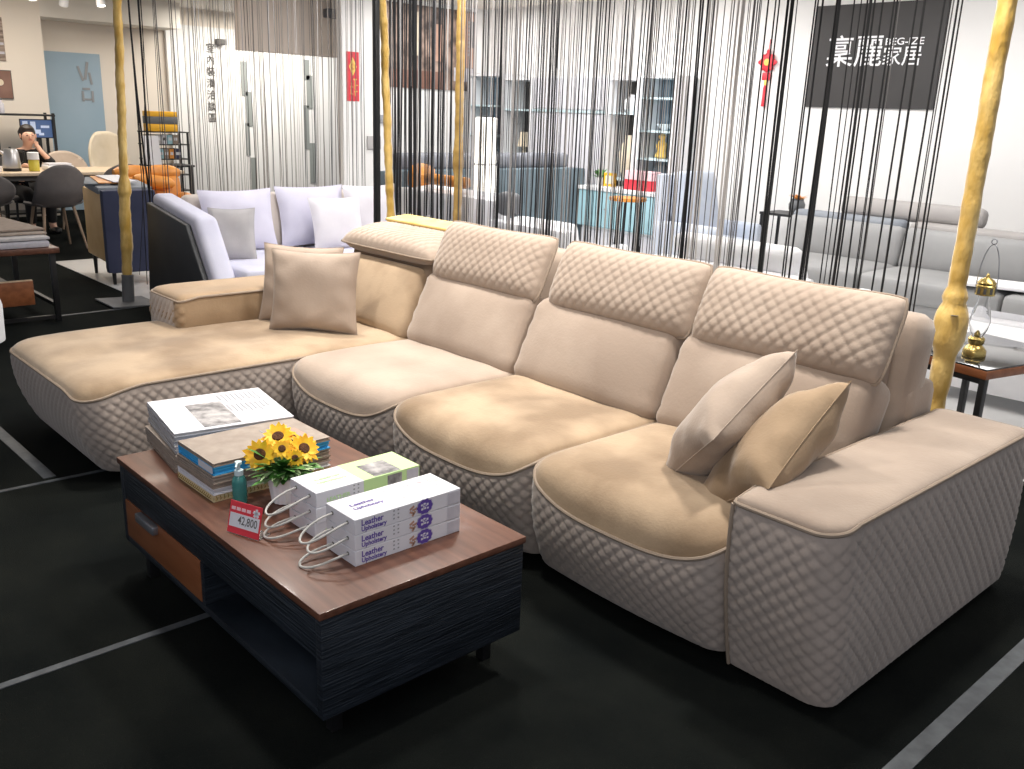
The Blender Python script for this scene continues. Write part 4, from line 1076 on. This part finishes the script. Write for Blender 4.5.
pr=[.125,.115,.12,.12,.062,.05,.078,.088,.065,.058,.043,.03,.058,.043,.030,.085,.062,.045,.032,.085,.062,.045,.032,(.016,.036),(.016,.036)]
# five fingers on each hand
for (wi,base,dirs) in ((23,Vector((.225,.085,1.035)),[((-.012,-.028,.055)),((-.004,-.018,.07)),((.004,-.004,.074)),((.010,.012,.066)),((-.03,-.02,.012))]),
                       (24,Vector((.43,-.09,.825)),[((.055,.025,-.004)),((.068,.012,-.002)),((.070,-.002,0)),((.060,-.016,-.004)),((.02,.045,-.002))])):
    for q in dirs:
        q=Vector(q); a=len(pv); pv.append(tuple(base+q*.55)); pv.append(tuple(base+q+Vector((-.008,-.006,0)))); pe+= [(wi,a),(a,a+1)]; pr+=[.0095,.008]
pt=thing('person','person in black clothing with dark hair, hand against the face, seated at the table','person',(-12.06,3.28,0)); pt.scale=(.94,.94,.94)
skinmesh('body',pv,pe,pr,M['skin'],pt,2)
cl=[0,1,2,3,9,10,11,12,13]; 
cv=[pv[0],pv[1],pv[2],pv[3],(.09,0,.995),(.07,-.155,.94),(.16,-.22,.83),(.30,-.16,.825),(.07,.155,.94),(.25,.24,.83),(.235,.165,.91)]
skinmesh('top',cv,[(0,1),(1,2),(2,3),(3,4),(3,5),(5,6),(6,7),(3,8),(8,9),(9,10)],[.15,.14,.145,.14,.078,.075,.058,.045,.075,.058,.045],M['blackc'],pt,2)
tv=[(0,0,.50),(.06,-.09,.48),(.42,-.11,.47),(.40,-.12,.10),(.06,.09,.48),(.42,.11,.47),(.40,.12,.10)]
skinmesh('trousers',tv,[(0,1),(1,2),(2,3),(0,4),(4,5),(5,6)],[.14,.10,.078,.06,.10,.078,.06],M['blackc'],pt,2)
for sg in (-1,1): obj('shoe',xf(rbox(.25,.09,.08,.035,(8,6,6)),T(.47,sg*.13,.04)),M['black'],pt)
hb=BM(); bmesh.ops.create_uvsphere(hb,u_segments=24,v_segments=16,radius=1)
for v in hb.verts:
    x,y,z=v.co
    cutz=max(0,x+.15)       # pull the hair back off the face
    v.co=Vector((x*.098-.028*cutz*(1 if z<.55 else .2), y*.098, z*.112+ (0 if z>-.2 else .0)))
obj('hair',xf(hb,T(.125,.012,1.195)),M['hair'],pt)
obj('hair_bun',xf(rbox(.09,.09,.08,.035,(6,6,6)),T(.03,-.02,1.20)),M['hair'],pt)
fx=.165+.082
for sg in (-1,1):
    obj('eye',xf(rbox(.012,.022,.008,.004,(4,4,4)),T(fx-.008,.012+sg*.032,1.172)),M['hair'],pt)
    obj('eyebrow',xf(rbox(.010,.03,.006,.003,(4,4,4)),T(fx-.012,.012+sg*.033,1.192)),M['hair'],pt)
    obj('ear',xf(rbox(.03,.016,.05,.008,(4,4,4)),T(.15,.012+sg*.088,1.165)),M['skin'],pt)
obj('nose',xf(rbox(.03,.022,.045,.010,(4,4,6)),T(fx-.002,.012,1.155)),M['skin'],pt)
obj('mouth',xf(rbox(.012,.042,.010,.004,(4,6,4)),T(fx-.010,.012,1.120)),M['lip'],pt)
pc=thing('desk_chair','dark chair that the person in black sits on','chair',(-12.12,3.28,0))
obj('seat',xf(rbox(.42,.44,.06,.025,(6,6,4)),T(.0,0,.385)),M['chairg'],pc); obj('backrest',xf(rbox(.04,.42,.36,.018,(4,6,6)),T(-.215,0,.66)),M['chairg'],pc)
for sx in (-.18,.18):
    for sy in (-.18,.18): obj('leg',tube([(sx,sy,.36),(sx*1.1,sy*1.1,0)],.014,8),M['black'],pc)
# black rack with monitor behind her
rk=thing('metal_rack','open black metal rack behind the person','rack',(-12.95,3.55,0))
for sx in (-.16,.16):
    for sy in (-.36,.30): obj('post',box(sx-.015,sx+.015,sy-.015,sy+.015,0,1.34),M['black'],rk,False)
for zz in (.10,.55,.82,1.30): obj('shelf',box(-.18,.18,-.38,.32,zz,zz+.022),M['black'],rk,False)
mo=thing('monitor','monitor showing a blue and white picture on the black rack','monitor',(-12.86,3.68,.8425))
obj('screen_panel',box(-.012,.010,-.21,.17,.19,.42,.004),M['black'],mo,False); obj('screen',box(.0105,.012,-.20,.16,.20,.41),M['screen'],mo,False)
bm=BM()
for (y,z,w,h) in ((-.15,.37,.06,.05),(-.06,.34,.06,.10),(-.02,.27,.09,.05),(.08,.33,.10,.03),(.03,.24,.06,.03),(-.13,.30,.03,.03)): addbox(bm,.0122,.0128,y-w/2,y+w/2,z-h/2,z+h/2)
obj('screen_picture',bm,M['scr2'],mo,False); obj('monitor_stand',box(-.02,.0,-.03,.03,.0,.20),M['black'],mo,False); obj('stand_foot',box(-.08,.08,-.10,.10,0,.012),M['black'],mo,False)
for k,(y,h,nm) in enumerate(((-.28,.12,'left'),(-.19,.16,'right'))):
    b=thing('small_bottle','small grey bottle on top of the black rack, %s of the two'%nm,'bottle',(-12.95,3.50+y,1.3225)); obj('bottle_body',lathe([(.03,0),(.032,.01),(.032,h*.7),(.012,h*.85),(.012,h)],14),M['swl'],b); obj('bottle_cap',lathe([(.014,h),(.014,h+.02),(.002,h+.022)],12),M['dgrey'],b)
# framed photos on the pillar
for (z0,z1,m,lb,y1) in ((1.95,2.47,M['photo2'],'tall warm brown framed photo on the pillar at the far left, upper one',3.30),(1.49,1.84,M['photo3'],'dark brown framed photo on the pillar at the far left, lower one',3.34)):
    t=thing('framed_photo',lb,'picture',(-13.39,y1-.12,z0)); h=z1-z0
    obj('frame',box(-.008,.010,-.36,.36,0,h,.002),M['ink'] if m is M['photo3'] else M['photo2'],t,False); obj('print',box(.0105,.013,-.35,.35,.01,h-.01),m,t,False)
    if m is M['photo2']:
        for zz in (.08,.19): obj('pale_band',box(.0132,.015,-.35,.35,zz,zz+.03),M['swl'],t,False)
    else: obj('lamp_print',xf(lathe([(.003,0),(.04,.0005),(.04,.002),(.003,.002)],14),T(.0135,.22,.20)@R(PI/2,'Y')),M['cream'],t,False)
# swatch rack with boxes, A-frame card
sr=thing('swatch_rack','black wire rack full of coloured swatch books by the lit panel','rack',(-13.3,5.47,0))
for sx in (-.15,.15):
    for sy in (-.30,.27): obj('post',box(sx-.012,sx+.012,sy-.012,sy+.012,0,1.12),M['black'],sr,False)
for zz in (.30,.52,.74,.94,1.11): obj('shelf',box(-.17,.17,-.32,.29,zz,zz+.014),M['black'],sr,False)
cols=['swt','teal','swg','orange','photo3','paper','navy','swb','tcab','dgrey','cream']
word={'swt':'taupe','teal':'teal','swg':'grey','orange':'orange','photo3':'brown','paper':'white','navy':'navy','swb':'beige','tcab':'pale teal','dgrey':'slate','cream':'cream'}
for r_,zz in enumerate((.5345,.7545,.9545)):
    y=-.27
    for k in range(5):
        cname=cols[(r_*5+k*3)%len(cols)]; w=random.uniform(.07,.10)
        b=thing('swatch_folder','%s swatch folder in the black wire rack, %s row, %s from the left'%(word[cname],('lower','middle','upper')[r_],('first','second','third','fourth','fifth')[k]),'folder',(-13.3,5.47+y+w/2,zz),0,'folders in the wire rack')
        obj('cover',box(-.10,.13,-w/2+.003,w/2-.003,0,.135 if r_<2 else .125,.003),M[cname],b,False); obj('spine_label',box(.1305,.132,-w/2+.015,w/2-.015,.05,.09),M['paper'] if cname!='paper' else M['ink'],b,False)
        y+=w+.005
yb=thing('storage_box','yellow and black box on top of the swatch rack','box',(-13.3,5.42,1.1255))
obj('box_base',box(-.14,.14,-.19,.19,0,.10,.004),M['yellow'],yb); obj('black_band',box(-.142,.142,-.192,.192,.101,.20,.004),M['dgrey'],yb); obj('box_lid',box(-.14,.14,-.19,.19,.201,.27,.004),M['yellow'],yb)
ct2=thing('card_table','narrow dark side table under the white tent card','table',(-12.55,5.02,0))
obj('table_top',box(-.2,.2,-.15,.45,.69,.715,.003),M['black'],ct2)
for sx in (-.17,.17):
    for sy in (-.12,.42): obj('leg',box(sx-.014,sx+.014,sy-.014,sy+.014,0,.69),M['black'],ct2,False)
af=thing('tent_card','white folded tent card standing on the dark side table','card',(-12.55,4.97,.7155))
obj('card_face',xf(box(-.003,.003,-.10,.10,0,.38),T(.07,0,0)@R(-.18,'Y')),M['paper'],af,False); obj('card_back',xf(box(-.003,.003,-.10,.10,0,.38),T(-.07,0,0)@R(.18,'Y')),M['paper'],af,False)
# navy armchair with tan side, orange leather armchair
nv=thing('navy_armchair','navy backed armchair with tan leather side and black legs beside the left gold pole','chair',(-8.35,3.01,0.004),-.10)
obj('back_panel',xf(rbox(.10,.44,.70,.02,(4,6,8)),T(.30,-.02,.455)),M['navy'],nv)
obj('side_panel',box(-.42,.25,-.225,-.16,.18,.78,.02),M['tan'],nv); obj('side_panel',box(-.42,.25,.16,.20,.18,.62,.015),M['navy'],nv)
obj('seat',xf(rbox(.62,.32,.20,.04,(6,6,4)),T(-.08,0,.36)),M['navy'],nv)
obj('top_rail',xf(rbox(.50,.46,.07,.025,(6,6,4)),T(.0,-.02,.805)@R(.06,'Y')),M['bluegrey'],nv)
for sx in (-.36,.28):
    for sy in (-.18,.17): obj('leg',lathe([(.014,0),(.02,.19)],10,(sx,sy,0)),M['black'],nv)
for k,(m,lb) in enumerate(((M['bluegrey'],'blue grey fabric swatch fanned out on the navy armchair'),(M['orange'],'orange leather swatch fanned out on the navy armchair'),(M['paper'],'white swatch card fanned out on the navy armchair'))):
    o=obj('loose_swatch',xf(box(-.22,.20,-.10,.10,0,.008,.002),T(-8.42+.02*k,2.84+.075*k,.853+.009*k)@R(-.35+.18*k,'Z')@R(.06,'Y')),m); tagit(o,lb,'swatch',None)
oc=thing('orange_armchair','orange leather lounge chair with rolled top behind the lavender sofa','chair',(-9.12,3.68,.004),PI/2); oc.scale=(1,1,.93)
obj('seat',xf(rbox(.66,.60,.22,.06,(8,8,4)),T(0,-.05,.34)),M['orange'],oc)
def roll(L,r,c,ax,dent=.0):
    n=14; pts=[]; rr=[]
    for k in range(n+1):
        u=2*k/n-1; pts.append(Vector(c)+Vector(ax)*L/2*u); rr.append(r*(1-abs(u)**6*.55)*(1-dent*math.exp(-((u)/.15)**2)))
    return tube(pts,rr,16)
obj('backrest',xf(rbox(.62,.16,.55,.06,(8,6,8)),T(0,.27,.60)@R(-.15,'X')),M['orange'],oc)
obj('top_roll',roll(.66,.085,(0,.33,.90),(1,0,.0),.25),M['orange'],oc)
for sg in (-1,1): obj('armrest',roll(.60,.085,(sg*.30,-.02,.60),(0,1,.12),.1),M['orange'],oc)
obj('lumbar_roll',roll(.40,.07,(.0,.17,.82),(1,0,-.15)),M['orange'],oc)
for sx in (-.25,.25):
    for sy in (-.28,.22): obj('leg',lathe([(.013,0),(.018,.24)],10,(sx,sy,0)),M['black'],oc)
# left side table with swatch stacks
lt_=thing('drawer_table','black metal side table with wood top and orange wood drawer at the left edge','table',(-7.42,1.75,0))
obj('table_top',box(-.55,.52,-.32,.28,.49,.53,.004),M['walnut'],lt_)
d_=obj('drawer',box(.430,.466,-.30,.10,.13,.300,.004),M['redwood'],lt_); obj('drawer_lip',box(.432,.464,-.298,.098,.3005,.306),M['oak'],d_,False); obj('drawer_box',box(-.45,.429,-.29,.09,.13,.20),M['black'],d_,False)
for sx in (-.50,.47):
    for sy in (-.28,.24): obj('leg',box(sx-.018,sx+.018,sy-.018,sy+.018,0,.49,.002),M['black'],lt_)
for sy in (-.28,.24): obj('cross_rail',box(-.50,.47,sy-.014,sy+.014,.10,.128),M['black'],lt_)
for sx in (-.50,.47): obj('cross_rail',box(sx-.014,sx+.014,-.28,.24,.02,.045),M['black'],lt_)
z=.5305
for k,(m,h,xr,lb) in enumerate((('swl',.045,.49,'thick pale lavender folded swatch stack, lowest on the left side table'),('swg',.025,.47,'pale grey folded swatch on the left side table, second from the bottom'),('swb',.015,.38,'beige folded swatch on the left side table, second from the top'),('swt',.018,.30,'taupe folded swatch, topmost on the left side table'))):
    tagit(obj('folded_swatch',xf(rbox(xr+.50,.50,h,min(.010,h*.4),(8,6,3)),T(-7.42+(xr-.50)/2,1.73,z+h/2+.001)@R(.03*k,'Z')),M[m]),lb,'swatch'); z+=h+.002
pf_=thing('white_stool','white upholstered stool cut off by the left frame edge','stool',(-6.28,1.28,0))
obj('stool_seat',lathe([(.16,.06),(.19,.08),(.195,.30),(.18,.36),(.12,.375),(.01,.378)],28),M['wfab'],pf_); obj('stool_foot',lathe([(.13,0),(.14,.06),(.01,.061)],20),M['black'],pf_)
# ceiling spotlights in the left background
for k,(x,y,nm) in enumerate(((-12.35,3.62,'left'),(-12.75,4.10,'middle'),(-12.30,4.38,'right'))):
    t=thing('ceiling_spotlight','white ceiling spotlight above the dining area, %s of the three'%nm,'spotlight',(x,y,2.86),0,'ceiling spotlights')
    obj('mount',lathe([(.05,-.02),(.05,0),(.01,0)],16),M['white'],t); obj('stem',tube([(0,0,-.02),(0,0,-.12)],.012,8),M['white'],t)
    hd=obj('lamp_head',xf(lathe([(.03,.09),(.05,.08),(.055,-.06),(.048,-.062),(.045,.0),(.01,.01)],18),T(0,0,-.18)@R(.5 if k==1 else -.3,'Y')),M['white'],t)
    obj('lens',xf(lathe([(.002,-.05),(.044,-.049),(.044,-.045),(.002,-.044)],16),T(0,0,-.18)@R(.5 if k==1 else -.3,'Y')),M['glow'],hd)

# ------------------------------------------------------------------ light
def area(x,y,z,sx,sy,e,col=(1,.95,.88),tgt=None,spread=PI):
    l=bpy.data.lights.new('ceiling_or_fill_light','AREA'); l.shape='RECTANGLE'; l.size=sx; l.size_y=sy; l.energy=e; l.color=col; l.spread=spread
    o=bpy.data.objects.new('ceiling_or_fill_light',l); C.objects.link(o); o.location=(x,y,z)
    if tgt is not None:
        o.rotation_euler=(Vector(tgt)-Vector((x,y,z))).to_track_quat('-Z','Y').to_euler()
    return o
for (x,y,e) in ((-4.4,2.7,27),(-2.9,2.7,25),(-1.5,2.9,26),(-3.6,1.4,19),(-2.2,1.5,14)):
    area(x,y,2.8,.22,.22,e,(1,.95,.88),spread=2.0)
area(-.3,-.4,2.80,2.0,2.0,52,(.97,.97,1),(-2.2,2.2,.3))  # added softbox: front fill from the camera side, not a shop lamp
area(-1.0,4.9,2.82,1.5,1.0,34,(1,.97,.93))
area(-3.4,6.9,2.82,3.2,.8,66,(1,.98,.96))
area(-6.9,7.0,2.82,2.2,1.6,95,(1,.98,.96))
area(-5.6,5.2,2.82,1.6,.6,34,(1,.98,.97))  # added fill over the white sofa and armchair
area(-6.2,3.9,2.82,1.0,1.8,32,(.96,.96,1))
area(-9.0,3.6,2.82,1.2,1.2,30,(1,.95,.88))
area(-4.3,3.7,2.80,3.4,.3,62,(1,.98,.97),(-4.6,5.4,.7))  # added fill strip, aimed to brighten the white sofa and recliner backs
area(-11.5,3.2,2.82,1.6,1.8,75,(1,.91,.78))
area(-12.9,7.2,2.80,.5,2.4,105,(1,.95,.86))
area(-9.2,7.4,2.82,.5,1.6,28,(1,.97,.94))
w=bpy.data.worlds.new('world'); bpy.context.scene.world=w; w.use_nodes=True
bg=w.node_tree.nodes['Background']; bg.inputs['Color'].default_value=(.86,.90,1,1); bg.inputs['Strength'].default_value=.47
sc=bpy.context.scene
sc.view_settings.view_transform='Standard'; sc.view_settings.look='None'; sc.view_settings.exposure=.0; sc.view_settings.gamma=1.0
sc.cycles.use_denoising=True; sc.cycles.max_bounces=8; sc.cycles.diffuse_bounces=4; sc.cycles.sample_clamp_indirect=6
